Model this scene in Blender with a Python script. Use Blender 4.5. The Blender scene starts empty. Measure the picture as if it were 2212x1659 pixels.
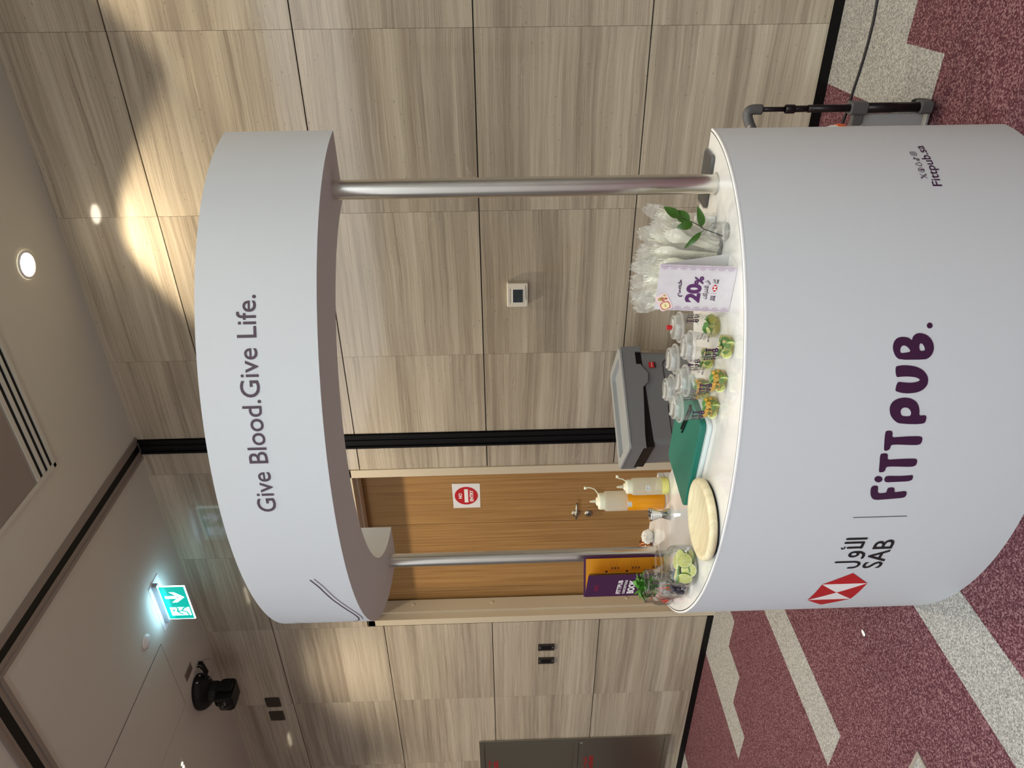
import bpy, bmesh, math, random
from math import sin, cos, pi, radians, sqrt, atan2
from mathutils import Vector, Matrix
from mathutils.geometry import tessellate_polygon
random.seed(7)
scene = bpy.context.scene
COL = scene.collection

# ------------------------------------------------------------------ camera
CAMH = 1.5
F_PX, YAW, PITCH, ROLL = 1555.79, radians(-32.4168), radians(1.4279), radians(1.3505)
fwd = Vector((sin(YAW)*cos(PITCH), cos(YAW)*cos(PITCH), -sin(PITCH)))
rgt = Vector((cos(YAW), -sin(YAW), 0))
dwn = fwd.cross(rgt)
r2 = cos(ROLL)*rgt + sin(ROLL)*dwn
d2 = -sin(ROLL)*rgt + cos(ROLL)*dwn
cd = bpy.data.cameras.new('camera'); cam = bpy.data.objects.new('camera', cd); COL.objects.link(cam)
cam.matrix_world = Matrix(((d2.x, r2.x, -fwd.x, 0), (d2.y, r2.y, -fwd.y, 0), (d2.z, r2.z, -fwd.z, CAMH), (0, 0, 0, 1)))
cd.sensor_fit = 'HORIZONTAL'; cd.sensor_width = 36.0; cd.lens = 36.0*F_PX/2212.0
cd.clip_start = 0.05; cd.clip_end = 60
scene.camera = cam

# ------------------------------------------------------------------ world, lights, exposure
scene.view_settings.view_transform = 'Standard'
scene.view_settings.look = 'None'
scene.cycles.transparent_max_bounces = 64
scene.view_settings.gamma = 1.0
scene.view_settings.use_curve_mapping = False
scene.view_settings.exposure = 0.5
w = bpy.data.worlds.new('world'); scene.world = w; w.use_nodes = True
w.node_tree.nodes['Background'].inputs[0].default_value = (0.9, 0.93, 0.95, 1)
w.node_tree.nodes['Background'].inputs[1].default_value = 0.05

def lamp(name, kind, loc, energy, color, rot=(0, 0, 0), **kw):
    d = bpy.data.lights.new(name, kind); d.energy = energy; d.color = color
    for k, v in kw.items(): setattr(d, k, v)
    o = bpy.data.objects.new(name, d); COL.objects.link(o); o.location = loc; o.rotation_euler = rot
    return o
WARM = (1.0, 0.86, 0.66)
NEUT = (1.0, 0.93, 0.84)
CEIL = 3.534
WY = 3.342
# downlight row along the wall (first one is in the picture, the others follow at the same spacing)
for x in (-1.235, 0.215, 1.665):
    lamp('downlight_lamp', 'SPOT', (x, 3.012, CEIL-0.02), 38, (1.0, 0.84, 0.60), spot_size=radians(107), spot_blend=0.22, shadow_soft_size=0.04)
# laser blade fixtures of the neighbouring bay
for x in (-2.85, -4.53, -6.53):
    lamp('linear_downlight_lamp', 'SPOT', (x, 2.60, CEIL-0.02), 92, WARM, spot_size=radians(112), spot_blend=0.75, shadow_soft_size=0.05)
# second row of ceiling downlights over the stand
for x, y in ((-1.4, 1.25), (-0.2, 1.2), (-2.9, 1.0), (0.9, 1.5)):
    lamp('ceiling_spot_lamp', 'SPOT', (x, y, CEIL-0.02), 38, NEUT, spot_size=radians(95), spot_blend=0.8, shadow_soft_size=0.06)
# unseen area fill added behind the camera for the counter and header fronts
lamp('hall_fill', 'AREA', (-1.4, -2.7, CEIL-0.05), 262, (0.87, 0.93, 1.0), shape='RECTANGLE', size=10.0, size_y=4.4)

# upward fills without fixtures, added to brighten the ceiling
for x, y, e in ((0.9, -0.8, 76), (-3.6, -0.8, 10)):
    lamp('ceiling_fill', 'AREA', (x, y, 2.75), e, (0.90, 1.0, 0.95), rot=(radians(180), 0, 0), shape='RECTANGLE', size=2.4, size_y=1.0)

# ------------------------------------------------------------------ materials
def srgb(r, g, b):
    f = lambda c: (c/255/12.92) if c/255 <= 0.04045 else ((c/255+0.055)/1.055)**2.4
    return (f(r), f(g), f(b), 1)
def newmat(name):
    m = bpy.data.materials.new(name); m.use_nodes = True
    nt = m.node_tree; return m, nt, nt.nodes, nt.links, nt.nodes['Principled BSDF']
def mat(name, rgb, rough=0.5, metal=0.0, noise=0.0, scale=30, bump=0.0, spec=0.5, **kw):
    m, nt, N, L, P = newmat(name)
    c = srgb(*rgb); P.inputs['Base Color'].default_value = c
    P.inputs['Roughness'].default_value = rough; P.inputs['Metallic'].default_value = metal
    P.inputs['Specular IOR Level'].default_value = spec
    for k, v in kw.items(): P.inputs[k.replace('_', ' ')].default_value = v
    if noise or bump:
        tc = N.new('ShaderNodeTexCoord'); n = N.new('ShaderNodeTexNoise'); n.inputs['Scale'].default_value = scale; n.inputs['Detail'].default_value = 3
        L.new(tc.outputs['Object'], n.inputs['Vector'])
        if noise:
            mx = N.new('ShaderNodeMix'); mx.data_type = 'RGBA'
            mx.inputs[6].default_value = tuple(v*(1-noise) for v in c[:3])+(1,)
            mx.inputs[7].default_value = tuple(min(1, v*(1+noise)) for v in c[:3])+(1,)
            L.new(n.outputs['Fac'], mx.inputs[0]); L.new(mx.outputs[2], P.inputs['Base Color'])
        if bump:
            b = N.new('ShaderNodeBump'); b.inputs['Strength'].default_value = bump; b.inputs['Distance'].default_value = 0.002
            L.new(n.outputs['Fac'], b.inputs['Height']); L.new(b.outputs[0], P.inputs['Normal'])
    return m
def clear_mat(name, tint=(0.97, 0.98, 0.98), edge=(0.55, 0.57, 0.57), gloss=1.0, rough=0.03, haze=0.0, hazecol=(0.9, 0.9, 0.88), cap=0.4, pw_=2.2):
    """thin clear plastic or glass: see-through, darker at grazing edges, with a reflection"""
    m, nt, N, L, P = newmat(name); N.remove(P)
    out = N['Material Output']
    lw = N.new('ShaderNodeLayerWeight'); lw.inputs['Blend'].default_value = 0.35
    mx = N.new('ShaderNodeMix'); mx.data_type = 'RGBA'
    mx.inputs[6].default_value = tint+(1,); mx.inputs[7].default_value = edge+(1,)
    pw = N.new('ShaderNodeMath'); pw.operation = 'POWER'; pw.inputs[1].default_value = pw_
    L.new(lw.outputs['Facing'], pw.inputs[0]); L.new(pw.outputs[0], mx.inputs[0])
    tr = N.new('ShaderNodeBsdfTransparent'); L.new(mx.outputs[2], tr.inputs[0])
    gl = N.new('ShaderNodeBsdfGlossy'); gl.inputs['Roughness'].default_value = rough
    fr = N.new('ShaderNodeFresnel'); fr.inputs['IOR'].default_value = 1.45
    ml = N.new('ShaderNodeMath'); ml.operation = 'MULTIPLY'; ml.inputs[1].default_value = gloss; ml.use_clamp = True
    L.new(fr.outputs[0], ml.inputs[0])
    mn = N.new('ShaderNodeMath'); mn.operation = 'MINIMUM'; mn.inputs[1].default_value = cap; L.new(ml.outputs[0], mn.inputs[0]); ml = mn
    ms = N.new('ShaderNodeMixShader'); L.new(ml.outputs[0], ms.inputs[0]); L.new(tr.outputs[0], ms.inputs[1]); L.new(gl.outputs[0], ms.inputs[2])
    last = ms
    if haze:
        df = N.new('ShaderNodeBsdfDiffuse'); df.inputs[0].default_value = hazecol+(1,)
        tl = N.new('ShaderNodeBsdfTranslucent'); tl.inputs[0].default_value = hazecol+(1,)
        md = N.new('ShaderNodeMixShader'); md.inputs[0].default_value = 0.5; L.new(df.outputs[0], md.inputs[1]); L.new(tl.outputs[0], md.inputs[2])
        m2 = N.new('ShaderNodeMixShader'); m2.inputs[0].default_value = haze; L.new(ms.outputs[0], m2.inputs[1]); L.new(md.outputs[0], m2.inputs[2]); last = m2
    L.new(last.outputs[0], out.inputs['Surface'])
    return m
def emis(name, rgb, strength):
    m, nt, N, L, P = newmat(name)
    P.inputs['Base Color'].default_value = srgb(*rgb); P.inputs['Emission Color'].default_value = srgb(*rgb)
    P.inputs['Emission Strength'].default_value = strength
    return m

def stone_mat():
    m, nt, N, L, P = newmat('vein_cut_stone')
    tc = N.new('ShaderNodeTexCoord'); at = N.new('ShaderNodeAttribute'); at.attribute_name = 'tile'
    sep = N.new('ShaderNodeSeparateXYZ'); L.new(tc.outputs['Object'], sep.inputs[0])
    def math_(op, a, b=None, c=None):
        n = N.new('ShaderNodeMath'); n.operation = op
        for i, v in enumerate((a, b, c)):
            if v is None: continue
            if isinstance(v, (int, float)): n.inputs[i].default_value = v
            else: L.new(v, n.inputs[i])
        return n.outputs[0]
    t = at.outputs['Fac']
    xs = math_('MULTIPLY_ADD', t, 37.0, sep.outputs['X'])
    zs = math_('MULTIPLY_ADD', t, 11.0, sep.outputs['Z'])
    cb = N.new('ShaderNodeCombineXYZ'); L.new(xs, cb.inputs[0]); L.new(zs, cb.inputs[2])
    def noise(vec, sx, sz, det=4, dist=0.0, rough=0.55):
        mp = N.new('ShaderNodeMapping'); mp.inputs['Scale'].default_value = (sx, 1, sz); L.new(vec, mp.inputs[0])
        n = N.new('ShaderNodeTexNoise'); n.inputs['Scale'].default_value = 1.0; n.inputs['Detail'].default_value = det
        n.inputs['Distortion'].default_value = dist; n.inputs['Roughness'].default_value = rough
        L.new(mp.outputs[0], n.inputs['Vector']); return n.outputs['Fac']
    warp = noise(cb.outputs[0], 0.9, 1.6, 3)
    zz = math_('MULTIPLY_ADD', warp, 0.055, zs)
    fw = noise(cb.outputs[0], 7, 16, 3)
    zz = math_('MULTIPLY_ADD', fw, 0.010, zz)
    cb2 = N.new('ShaderNodeCombineXYZ'); L.new(xs, cb2.inputs[0]); L.new(zz, cb2.inputs[2])
    broad = noise(cb2.outputs[0], 0.25, 7, 2)
    mid = noise(cb2.outputs[0], 0.5, 42, 4, 0.0, 0.7)
    fine = noise(cb2.outputs[0], 2.2, 330, 3, 0.0, 0.75)
    gate = noise(cb2.outputs[0], 0.4, 12, 2)
    fine = math_('MULTIPLY_ADD', math_('SUBTRACT', fine, 0.5), math_('MULTIPLY', gate, 2.0), 0.5)
    gate2 = noise(cb2.outputs[0], 0.5, 5, 2)
    mid = math_('MULTIPLY_ADD', math_('SUBTRACT', mid, 0.5), math_('MULTIPLY', gate2, 1.9), 0.5)
    s = math_('ADD', math_('MULTIPLY', broad, 0.34), math_('ADD', math_('MULTIPLY', mid, 0.33), math_('MULTIPLY', fine, 0.33)))
    cr = N.new('ShaderNodeValToRGB'); e = cr.color_ramp.elements
    e[0].position = 0.33; e[0].color = srgb(116, 106, 93)
    e[1].position = 0.68; e[1].color = srgb(220, 212, 194)
    a = e.new(0.45); a.color = srgb(162, 150, 133)
    a = e.new(0.53); a.color = srgb(188, 177, 158)
    L.new(s, cr.inputs[0])
    # small pits and dashes
    pit = noise(cb.outputs[0], 60, 110, 2)
    pr = N.new('ShaderNodeValToRGB'); pr.color_ramp.elements[0].position = 0.27; pr.color_ramp.elements[1].position = 0.34
    pr.color_ramp.elements[0].color = (0.55, 0.55, 0.55, 1); L.new(pit, pr.inputs[0])
    mx = N.new('ShaderNodeMix'); mx.data_type = 'RGBA'; mx.blend_type = 'MULTIPLY'; mx.inputs[0].default_value = 1
    L.new(cr.outputs[0], mx.inputs[6]); L.new(pr.outputs[0], mx.inputs[7])
    # rare pale calcite threads
    vn = noise(cb2.outputs[0], 0.9, 5.0, 6, 0.7, 0.6)
    dv = math_('ABSOLUTE', math_('SUBTRACT', vn, 0.63))
    vr = N.new('ShaderNodeValToRGB'); vr.color_ramp.elements[0].color = (1, 1, 1, 1); vr.color_ramp.elements[1].color = (0, 0, 0, 1); vr.color_ramp.elements[1].position = 0.0035
    L.new(dv, vr.inputs[0])
    mv = N.new('ShaderNodeMix'); mv.data_type = 'RGBA'; mv.inputs[7].default_value = srgb(205, 198, 182)
    L.new(math_('MULTIPLY', vr.outputs[0], 0.5), mv.inputs[0]); L.new(mx.outputs[2], mv.inputs[6])
    L.new(mv.outputs[2], P.inputs['Base Color'])
    P.inputs['Roughness'].default_value = 0.09; P.inputs['Specular IOR Level'].default_value = 0.42
    return m

def carpet_mat(name, base, light, dark, frac=0.55):
    m, nt, N, L, P = newmat(name)
    tc = N.new('ShaderNodeTexCoord')
    v = N.new('ShaderNodeTexVoronoi'); v.inputs['Scale'].default_value = 210; L.new(tc.outputs['Object'], v.inputs['Vector'])
    n = N.new('ShaderNodeTexNoise'); n.inputs['Scale'].default_value = 120; n.inputs['Detail'].default_value = 1; L.new(tc.outputs['Object'], n.inputs['Vector'])
    cr = N.new('ShaderNodeValToRGB'); e = cr.color_ramp.elements
    sp = N.new('ShaderNodeSeparateColor'); L.new(v.outputs['Color'], sp.inputs[0])
    mm = N.new('ShaderNodeMath'); mm.operation = 'MULTIPLY_ADD'; mm.inputs[1].default_value = 0.6
    L.new(sp.outputs[0], mm.inputs[0])
    n2 = N.new('ShaderNodeMath'); n2.operation = 'MULTIPLY'; n2.inputs[1].default_value = 0.5; L.new(n.outputs['Fac'], n2.inputs[0]); L.new(n2.outputs[0], mm.inputs[2])
    e[0].position = 0.22; e[0].color = srgb(*dark); e[1].position = 0.82; e[1].color = srgb(*light)
    a = e.new(frac); a.color = srgb(*base)
    L.new(mm.outputs[0], cr.inputs[0]); L.new(cr.outputs[0], P.inputs['Base Color'])
    b = N.new('ShaderNodeBump'); b.inputs['Strength'].default_value = 0.9; b.inputs['Distance'].default_value = 0.004; b.invert = True
    L.new(v.outputs['Distance'], b.inputs['Height']); L.new(b.outputs[0], P.inputs['Normal'])
    P.inputs['Roughness'].default_value = 0.95; P.inputs['Specular IOR Level'].default_value = 0.15
    return m

def wood_mat(name, c1, c2, sx, sy, sz, rough=0.4, fine=0.5):
    m, nt, N, L, P = newmat(name)
    tc = N.new('ShaderNodeTexCoord'); mp = N.new('ShaderNodeMapping'); mp.inputs['Scale'].default_value = (sx, sy, sz)
    L.new(tc.outputs['Object'], mp.inputs[0])
    n = N.new('ShaderNodeTexNoise'); n.inputs['Scale'].default_value = 1; n.inputs['Detail'].default_value = 5; n.inputs['Roughness'].default_value = 0.62; n.inputs['Distortion'].default_value = 0.25
    L.new(mp.outputs[0], n.inputs['Vector'])
    cr = N.new('ShaderNodeValToRGB'); e = cr.color_ramp.elements; e[0].position = 0.3; e[1].position = 0.7; e[0].color = srgb(*c1); e[1].color = srgb(*c2)
    L.new(n.outputs['Fac'], cr.inputs[0]); L.new(cr.outputs[0], P.inputs['Base Color']); P.inputs['Roughness'].default_value = rough
    return m

M = {}
M['stone'] = stone_mat()
M['joint'] = mat('black_joint', (14, 14, 15), 0.6)
M['black_metal'] = mat('black_aluminium', (11, 11, 12), 0.5, spec=0.2)
M['carpet'] = carpet_mat('burgundy_carpet', (98, 58, 67), (148, 112, 116), (74, 42, 50))
M['carpet_light'] = carpet_mat('pale_carpet', (156, 155, 152), (190, 189, 185), (128, 127, 125), 0.5)
M['ceiling'] = mat('ceiling_paint', (212, 214, 204), 0.9, noise=0.01, scale=4)
M['hall_wall'] = mat('hall_wall_paint', (196, 192, 184), 0.8)
M['seam'] = mat('ceiling_seam', (95, 86, 84), 0.8)
M['white_fabric'] = mat('printed_white_fabric', (205, 209, 213), 0.62, bump=0.05, scale=900, spec=0.25)
M['gloss_white'] = mat('glossy_white_top', (224, 224, 223), 0.06, spec=0.6)
M['rim_white'] = mat('white_edge_band', (240, 240, 240), 0.3)
M['steel'] = mat('brushed_steel', (224, 222, 216), 0.25, 1.0, noise=0.06, scale=14)
M['chrome'] = mat('polished_steel', (215, 215, 215), 0.08, 1.0)
M['dark_steel'] = mat('stainless_cabinet', (170, 166, 152), 0.36, 1.0)
M['bronze'] = mat('dark_bronze_plate', (84, 78, 72), 0.35, 0.8)
M['alu'] = mat('taupe_aluminium', (150, 142, 134), 0.5, 0.2)
M['purple'] = mat('plum_print', (58, 22, 58), 0.5)
M['lilac_line'] = mat('grey_lilac_print', (140, 128, 136), 0.55)
M['ink'] = mat('dark_ink', (66, 46, 62), 0.55)
M['black'] = mat('black_print', (18, 18, 20), 0.5)
M['red'] = mat('red_print', (186, 26, 32), 0.5)
M['white'] = mat('white_print', (240, 238, 236), 0.5)
M['door'] = wood_mat('oak_veneer', (140, 103, 57), (178, 138, 85), 70, 30, 1.3, 0.42)
M['cream_paint'] = mat('cream_frame_paint', (206, 194, 170), 0.4)
M['green_board'] = mat('green_board_plastic', (18, 112, 96), 0.42, noise=0.08, scale=400, bump=0.25)
M['pale_board'] = mat('pale_board_plastic', (214, 226, 226), 0.4)
M['pale_wood'] = wood_mat('pale_turned_wood', (214, 200, 160), (242, 232, 200), 5, 60, 5, 0.5)
M['grey_plastic'] = mat('grey_bin_plastic', (118, 120, 122), 0.45, noise=0.04, scale=500)
M['light_grey_plastic'] = mat('light_grey_bin_plastic', (156, 160, 163), 0.4)
M['dark_plastic'] = mat('black_plastic', (14, 13, 13), 0.45, spec=0.3)
M['cart_grey'] = mat('cart_grey_plastic', (84, 84, 86), 0.5)
M['cart_tube'] = mat('cart_dark_tube', (40, 34, 38), 0.3, 0.6)
M['glass'] = clear_mat('clear_glass', (0.992, 0.995, 0.992), edge=(0.38, 0.42, 0.40), gloss=1.6, rough=0.02, cap=0.5, pw_=4.5)
M['clear_plastic'] = clear_mat('clear_plastic', (0.985, 0.988, 0.99), edge=(0.86, 0.88, 0.88), gloss=0.9, rough=0.04, haze=0.03, cap=0.25)
M['lid_plastic'] = clear_mat('lid_plastic', (0.97, 0.975, 0.98), edge=(0.78, 0.80, 0.80), gloss=1.5, rough=0.06, haze=0.04, cap=0.35, pw_=3)
M['lid_rim'] = clear_mat('lid_rim_plastic', (0.97, 0.975, 0.98), edge=(0.93, 0.93, 0.93), gloss=1.4, rough=0.08, haze=0.34, hazecol=(0.97, 0.97, 0.96), cap=0.3)
M['film'] = clear_mat('crinkled_film', (1.0, 1.0, 0.995), edge=(0.98, 0.98, 0.97), gloss=2.0, rough=0.12, haze=0.22, hazecol=(1.0, 1.0, 0.96), cap=0.3)
M['cutlery'] = mat('cream_cutlery_plastic', (250, 248, 232), 0.4)
M['bottle'] = clear_mat('milky_squeeze_plastic', (0.93, 0.93, 0.85), edge=(0.7, 0.7, 0.6), gloss=0.8, rough=0.3, haze=0.5, hazecol=(0.97, 0.96, 0.86), cap=0.25)
M['cap_white'] = mat('cream_cap_plastic', (236, 232, 206), 0.4)
M['amber'] = mat('amber_syrup', (232, 152, 0), 0.3)
M['lemon'] = mat('lemon_syrup', (226, 220, 126), 0.3)
M['cup_liquid'] = clear_mat('green_gold_juice', (0.97, 0.94, 0.66), edge=(0.85, 0.76, 0.36), gloss=0.8, rough=0.03, haze=0.14, hazecol=(0.92, 0.86, 0.42), cap=0.2)
M['pulp'] = mat('passion_fruit_pulp', (226, 170, 40), 0.25, noise=0.45, scale=160, bump=1.0)
M['lime_skin'] = mat('lime_skin', (88, 138, 42), 0.35, noise=0.15, scale=90)
M['lime_flesh'] = mat('lime_flesh', (214, 220, 130), 0.35, noise=0.14, scale=160)
M['lime_pith'] = mat('lime_pith', (232, 236, 190), 0.45)
M['mint'] = mat('mint_leaf', (74, 140, 44), 0.5, noise=0.25, scale=120, bump=0.4)
M['leaf'] = mat('dark_glossy_leaf', (58, 96, 32), 0.3, noise=0.2, scale=60)
M['stem'] = mat('brown_green_stem', (48, 54, 34), 0.5)
M['berry'] = mat('blueberry_skin', (40, 44, 66), 0.4, noise=0.3, scale=80)
M['strawberry'] = mat('strawberry_slice', (214, 84, 64), 0.35, noise=0.2, scale=90)
M['tissue'] = mat('white_tissue', (238, 236, 232), 0.9)
M['copper'] = mat('copper_metal', (196, 130, 92), 0.2, 1.0)
M['phone_glass'] = mat('dark_phone_screen', (20, 19, 18), 0.1)
M['orange_card'] = mat('orange_page', (206, 142, 30), 0.5)
M['plum_card'] = mat('plum_card', (70, 28, 70), 0.5, noise=0.12, scale=60)
M['paper'] = mat('white_paper', (226, 226, 226), 0.7)
M['sign_card'] = mat('lilac_grey_card', (212, 206, 210), 0.55, noise=0.10, scale=45)
M['plum_bright'] = mat('bright_plum_print', (88, 42, 96), 0.4)
M['sign_lilac'] = mat('lilac_flower_print', (188, 168, 186), 0.6)
M['exit_green'] = emis('exit_sign_green', (0, 150, 136), 1.0)
M['exit_white'] = emis('exit_sign_white', (190, 225, 250), 1.7)
M['exit_edge'] = emis('lit_acrylic_edge', (225, 255, 255), 4.0)
M['lens'] = emis('downlight_lens', (255, 240, 214), 22.0)
M['led'] = emis('led_lens', (255, 240, 205), 20.0)
M['cream_plastic'] = mat('cream_thermostat_plastic', (236, 232, 218), 0.4)
M['lcd'] = mat('thermostat_screen', (52, 62, 68), 0.12, noise=0.25, scale=30)
M['grey_cloth'] = mat('perforated_grille', (150, 142, 134), 0.7, noise=0.2, scale=700)
M['orange'] = mat('orange_plastic', (232, 88, 24), 0.45)
M['cable'] = mat('black_cable', (30, 28, 32), 0.5)
M['pink_food'] = mat('pale_pink_tray_print', (236, 206, 206), 0.5)
M['food_red'] = mat('food_red_print', (176, 84, 50), 0.6, noise=0.4, scale=300)
M['food_green'] = mat('food_green_print', (170, 160, 70), 0.6, noise=0.4, scale=350)
M['food_cream'] = mat('food_cream_print', (240, 222, 176), 0.6)

# ------------------------------------------------------------------ mesh helpers
class MB:
    def __init__(s): s.v = []; s.f = []; s.m = []; s.sm = []
    def add(s, vs, fs, mi=0, smooth=False):
        b = len(s.v); s.v += [tuple(v) for v in vs]
        for f in fs: s.f.append([b+i for i in f]); s.m.append(mi); s.sm.append(smooth)
        return s
    def box(s, lo, hi, mi=0, T=None):
        x0, y0, z0 = lo; x1, y1, z1 = hi
        vs = [(x0,y0,z0),(x1,y0,z0),(x1,y1,z0),(x0,y1,z0),(x0,y0,z1),(x1,y0,z1),(x1,y1,z1),(x0,y1,z1)]
        if T: vs = [T(v) for v in vs]
        return s.add(vs, [(0,3,2,1),(4,5,6,7),(0,1,5,4),(1,2,6,5),(2,3,7,6),(3,0,4,7)], mi)
    def rbox(s, lo, hi, r, mi=0, n=4, T=None, axis=2):
        """box with rounded vertical (axis) edges"""
        x0, y0, z0 = lo; x1, y1, z1 = hi
        if axis == 2: a0, a1, b0, b1, c0, c1 = x0, x1, y0, y1, z0, z1; mk = lambda a, b, c: (a, b, c)
        elif axis == 1: a0, a1, b0, b1, c0, c1 = z0, z1, x0, x1, y0, y1; mk = lambda a, b, c: (b, c, a)
        else: a0, a1, b0, b1, c0, c1 = y0, y1, z0, z1, x0, x1; mk = lambda a, b, c: (c, a, b)
        P = []
        for cx, cy, st in ((a1-r, b1-r, 0), (a0+r, b1-r, 90), (a0+r, b0+r, 180), (a1-r, b0+r, 270)):
            for k in range(n+1):
                t = radians(st+90*k/n); P.append((cx+r*cos(t), cy+r*sin(t)))
        return s.prism(P, c0, c1, mi, mk, T)
    def prism(s, P, c0, c1, mi=0, mk=lambda a, b, c: (a, b, c), T=None, caps=True):
        k = len(P); vs = [mk(a, b, c0) for a, b in P]+[mk(a, b, c1) for a, b in P]
        if T: vs = [T(v) for v in vs]
        fs = [(i, (i+1) % k, k+(i+1) % k, k+i) for i in range(k)]
        if caps: fs += [tuple(range(k-1, -1, -1)), tuple(range(k, 2*k))]
        return s.add(vs, fs, mi)
    def lathe(s, prof, n=32, mi=0, c=(0, 0, 0), T=None, caps=False, smooth=True):
        vs = []
        for r, z in prof:
            for k in range(n):
                t = 2*pi*k/n; vs.append((c[0]+r*cos(t), c[1]+r*sin(t), c[2]+z))
        if T: vs = [T(v) for v in vs]
        fs = []
        for i in range(len(prof)-1):
            for k in range(n):
                a = i*n+k; b = i*n+(k+1) % n; fs.append((a, b, b+n, a+n))
        s.add(vs, fs, mi, smooth)
        if caps:
            m = len(s.v)-len(vs); s.f.append([m+k for k in range(n-1, -1, -1)]); s.m.append(mi); s.sm.append(False)
            q = m+(len(prof)-1)*n; s.f.append([q+k for k in range(n)]); s.m.append(mi); s.sm.append(False)
        return s
    def tube(s, pts, r, n=8, mi=0, smooth=True, caps=True):
        pts = [Vector(p) for p in pts]; rs = r if isinstance(r, (list, tuple)) else [r]*len(pts)
        vs = []; up = None
        for i, p in enumerate(pts):
            d = (pts[min(i+1, len(pts)-1)]-pts[max(i-1, 0)]).normalized()
            if up is None: up = Vector((0, 0, 1)) if abs(d.z) < 0.9 else Vector((1, 0, 0))
            a = d.cross(up).normalized(); up = a.cross(d).normalized()
            for k in range(n):
                t = 2*pi*k/n; vs.append(p+rs[i]*(cos(t)*a+sin(t)*up))
        fs = [(i*n+k, i*n+(k+1) % n, (i+1)*n+(k+1) % n, (i+1)*n+k) for i in range(len(pts)-1) for k in range(n)]
        if caps: fs += [tuple(range(n-1, -1, -1)), tuple(range((len(pts)-1)*n, len(pts)*n))]
        return s.add(vs, fs, mi, smooth)
    def blob(s, c, r, mi=0, n=8, m=6, sq=(1, 1, 1), jit=0.0, T=None):
        vs = [(c[0], c[1], c[2]-r*sq[2])]
        for i in range(1, m):
            ph = -pi/2+pi*i/m
            for k in range(n):
                t = 2*pi*k/n; j = 1+jit*random.uniform(-1, 1)
                vs.append((c[0]+r*sq[0]*cos(ph)*cos(t)*j, c[1]+r*sq[1]*cos(ph)*sin(t)*j, c[2]+r*sq[2]*sin(ph)*j))
        vs.append((c[0], c[1], c[2]+r*sq[2]))
        if T: vs = [T(v) for v in vs]
        fs = [(0, 1+(k+1) % n, 1+k) for k in range(n)]
        for i in range(m-2):
            for k in range(n):
                a = 1+i*n+k; b = 1+i*n+(k+1) % n; fs.append((a, b, b+n, a+n))
        L_ = len(vs)-1; fs += [(L_, 1+(m-2)*n+k, 1+(m-2)*n+(k+1) % n) for k in range(n)]
        return s.add(vs, fs, mi, True)
    def plane(s, u, v, mi=0, map=None):
        return s
def obj(name, mb, mats, parent=None, bevel=0.0, off=(0, 0, 0)):
    me = bpy.data.meshes.new(name)
    me.from_pydata([(v[0]-off[0], v[1]-off[1], v[2]-off[2]) for v in mb.v], [], mb.f)
    for m in (mats if isinstance(mats, (list, tuple)) else [mats]): me.materials.append(M[m] if isinstance(m, str) else m)
    me.polygons.foreach_set('material_index', mb.m); me.polygons.foreach_set('use_smooth', mb.sm); me.update()
    o = bpy.data.objects.new(name, me); COL.objects.link(o)
    if parent: o.parent = parent
    if bevel:
        b = o.modifiers.new('bevel', 'BEVEL'); b.width = bevel; b.segments = 2; b.limit_method = 'ANGLE'; b.angle_limit = radians(40)
    return o
def tag(o, label=None, cat=None, group=None, kind=None):
    if label: o['label'] = label
    if cat: o['category'] = cat
    if group: o['group'] = group
    if kind: o['kind'] = kind
    return o
def thing(name, label, cat, loc=(0, 0, 0), rotz=0, group=None):
    o = bpy.data.objects.new(name, None); COL.objects.link(o); o.location = loc; o.rotation_euler = (0, 0, rotz); o.empty_display_size = 0.05
    return tag(o, label, cat, group)
def copy_tree(o, parent=None):
    c = o.copy(); COL.objects.link(c); c.parent = parent
    for ch in list(o.children): copy_tree(ch, c)
    return c

# flat graphics: lists of (verts2d, faces), placed through a mapping function (u, v, lift) -> point
def text2d(body, size, bold=0.0, align='LEFT', stretch=1.0, spacing=1.0):
    c = bpy.data.curves.new('t', 'FONT'); c.body = body; c.size = size; c.offset = bold; c.align_x = align; c.space_character = spacing; c.resolution_u = 4
    o = bpy.data.objects.new('t', c); COL.objects.link(o)
    bpy.context.view_layer.update()
    me = o.to_mesh()
    vs = [(v.co.x*stretch, v.co.y) for v in me.vertices]; fs = [tuple(p.vertices) for p in me.polygons]
    o.to_mesh_clear(); bpy.data.objects.remove(o); bpy.data.curves.remove(c)
    return vs, fs
def fit(t, u0, u1, v0, v1=None):
    """scale a text so its box spans u0..u1, its baseline sits on v0 and it rises to v1"""
    vs, fs = t; a = min(p[0] for p in vs); b = max(p[0] for p in vs); c = min(p[1] for p in vs); d = max(p[1] for p in vs)
    sx = (u1-u0)/(b-a); sy = (v1-v0)/(d-c) if v1 is not None else abs(sx)
    y0 = c if v1 is not None else 0
    return [(u0+(p[0]-a)*sx, v0+(p[1]-y0)*sy) for p in vs], fs
def stroke2d(lines, w, n=8):
    vs = []; fs = []
    for ln in lines:
        pts = [Vector((p[0], p[1])) for p in ln]; ww = ln[0][2] if len(ln[0]) > 2 else w
        for i in range(len(pts)-1):
            d = pts[i+1]-pts[i]
            if d.length < 1e-9: continue
            d = d.normalized(); nn = Vector((-d.y, d.x))*ww/2; b = len(vs)
            vs += [tuple(pts[i]+nn), tuple(pts[i]-nn), tuple(pts[i+1]-nn), tuple(pts[i+1]+nn)]; fs.append((b, b+1, b+2, b+3))
        for p in pts:
            b = len(vs); vs += [(p.x+ww/2*cos(2*pi*k/(2*n)), p.y+ww/2*sin(2*pi*k/(2*n))) for k in range(2*n)]; fs.append(tuple(range(b, b+2*n)))
    return vs, fs
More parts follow.
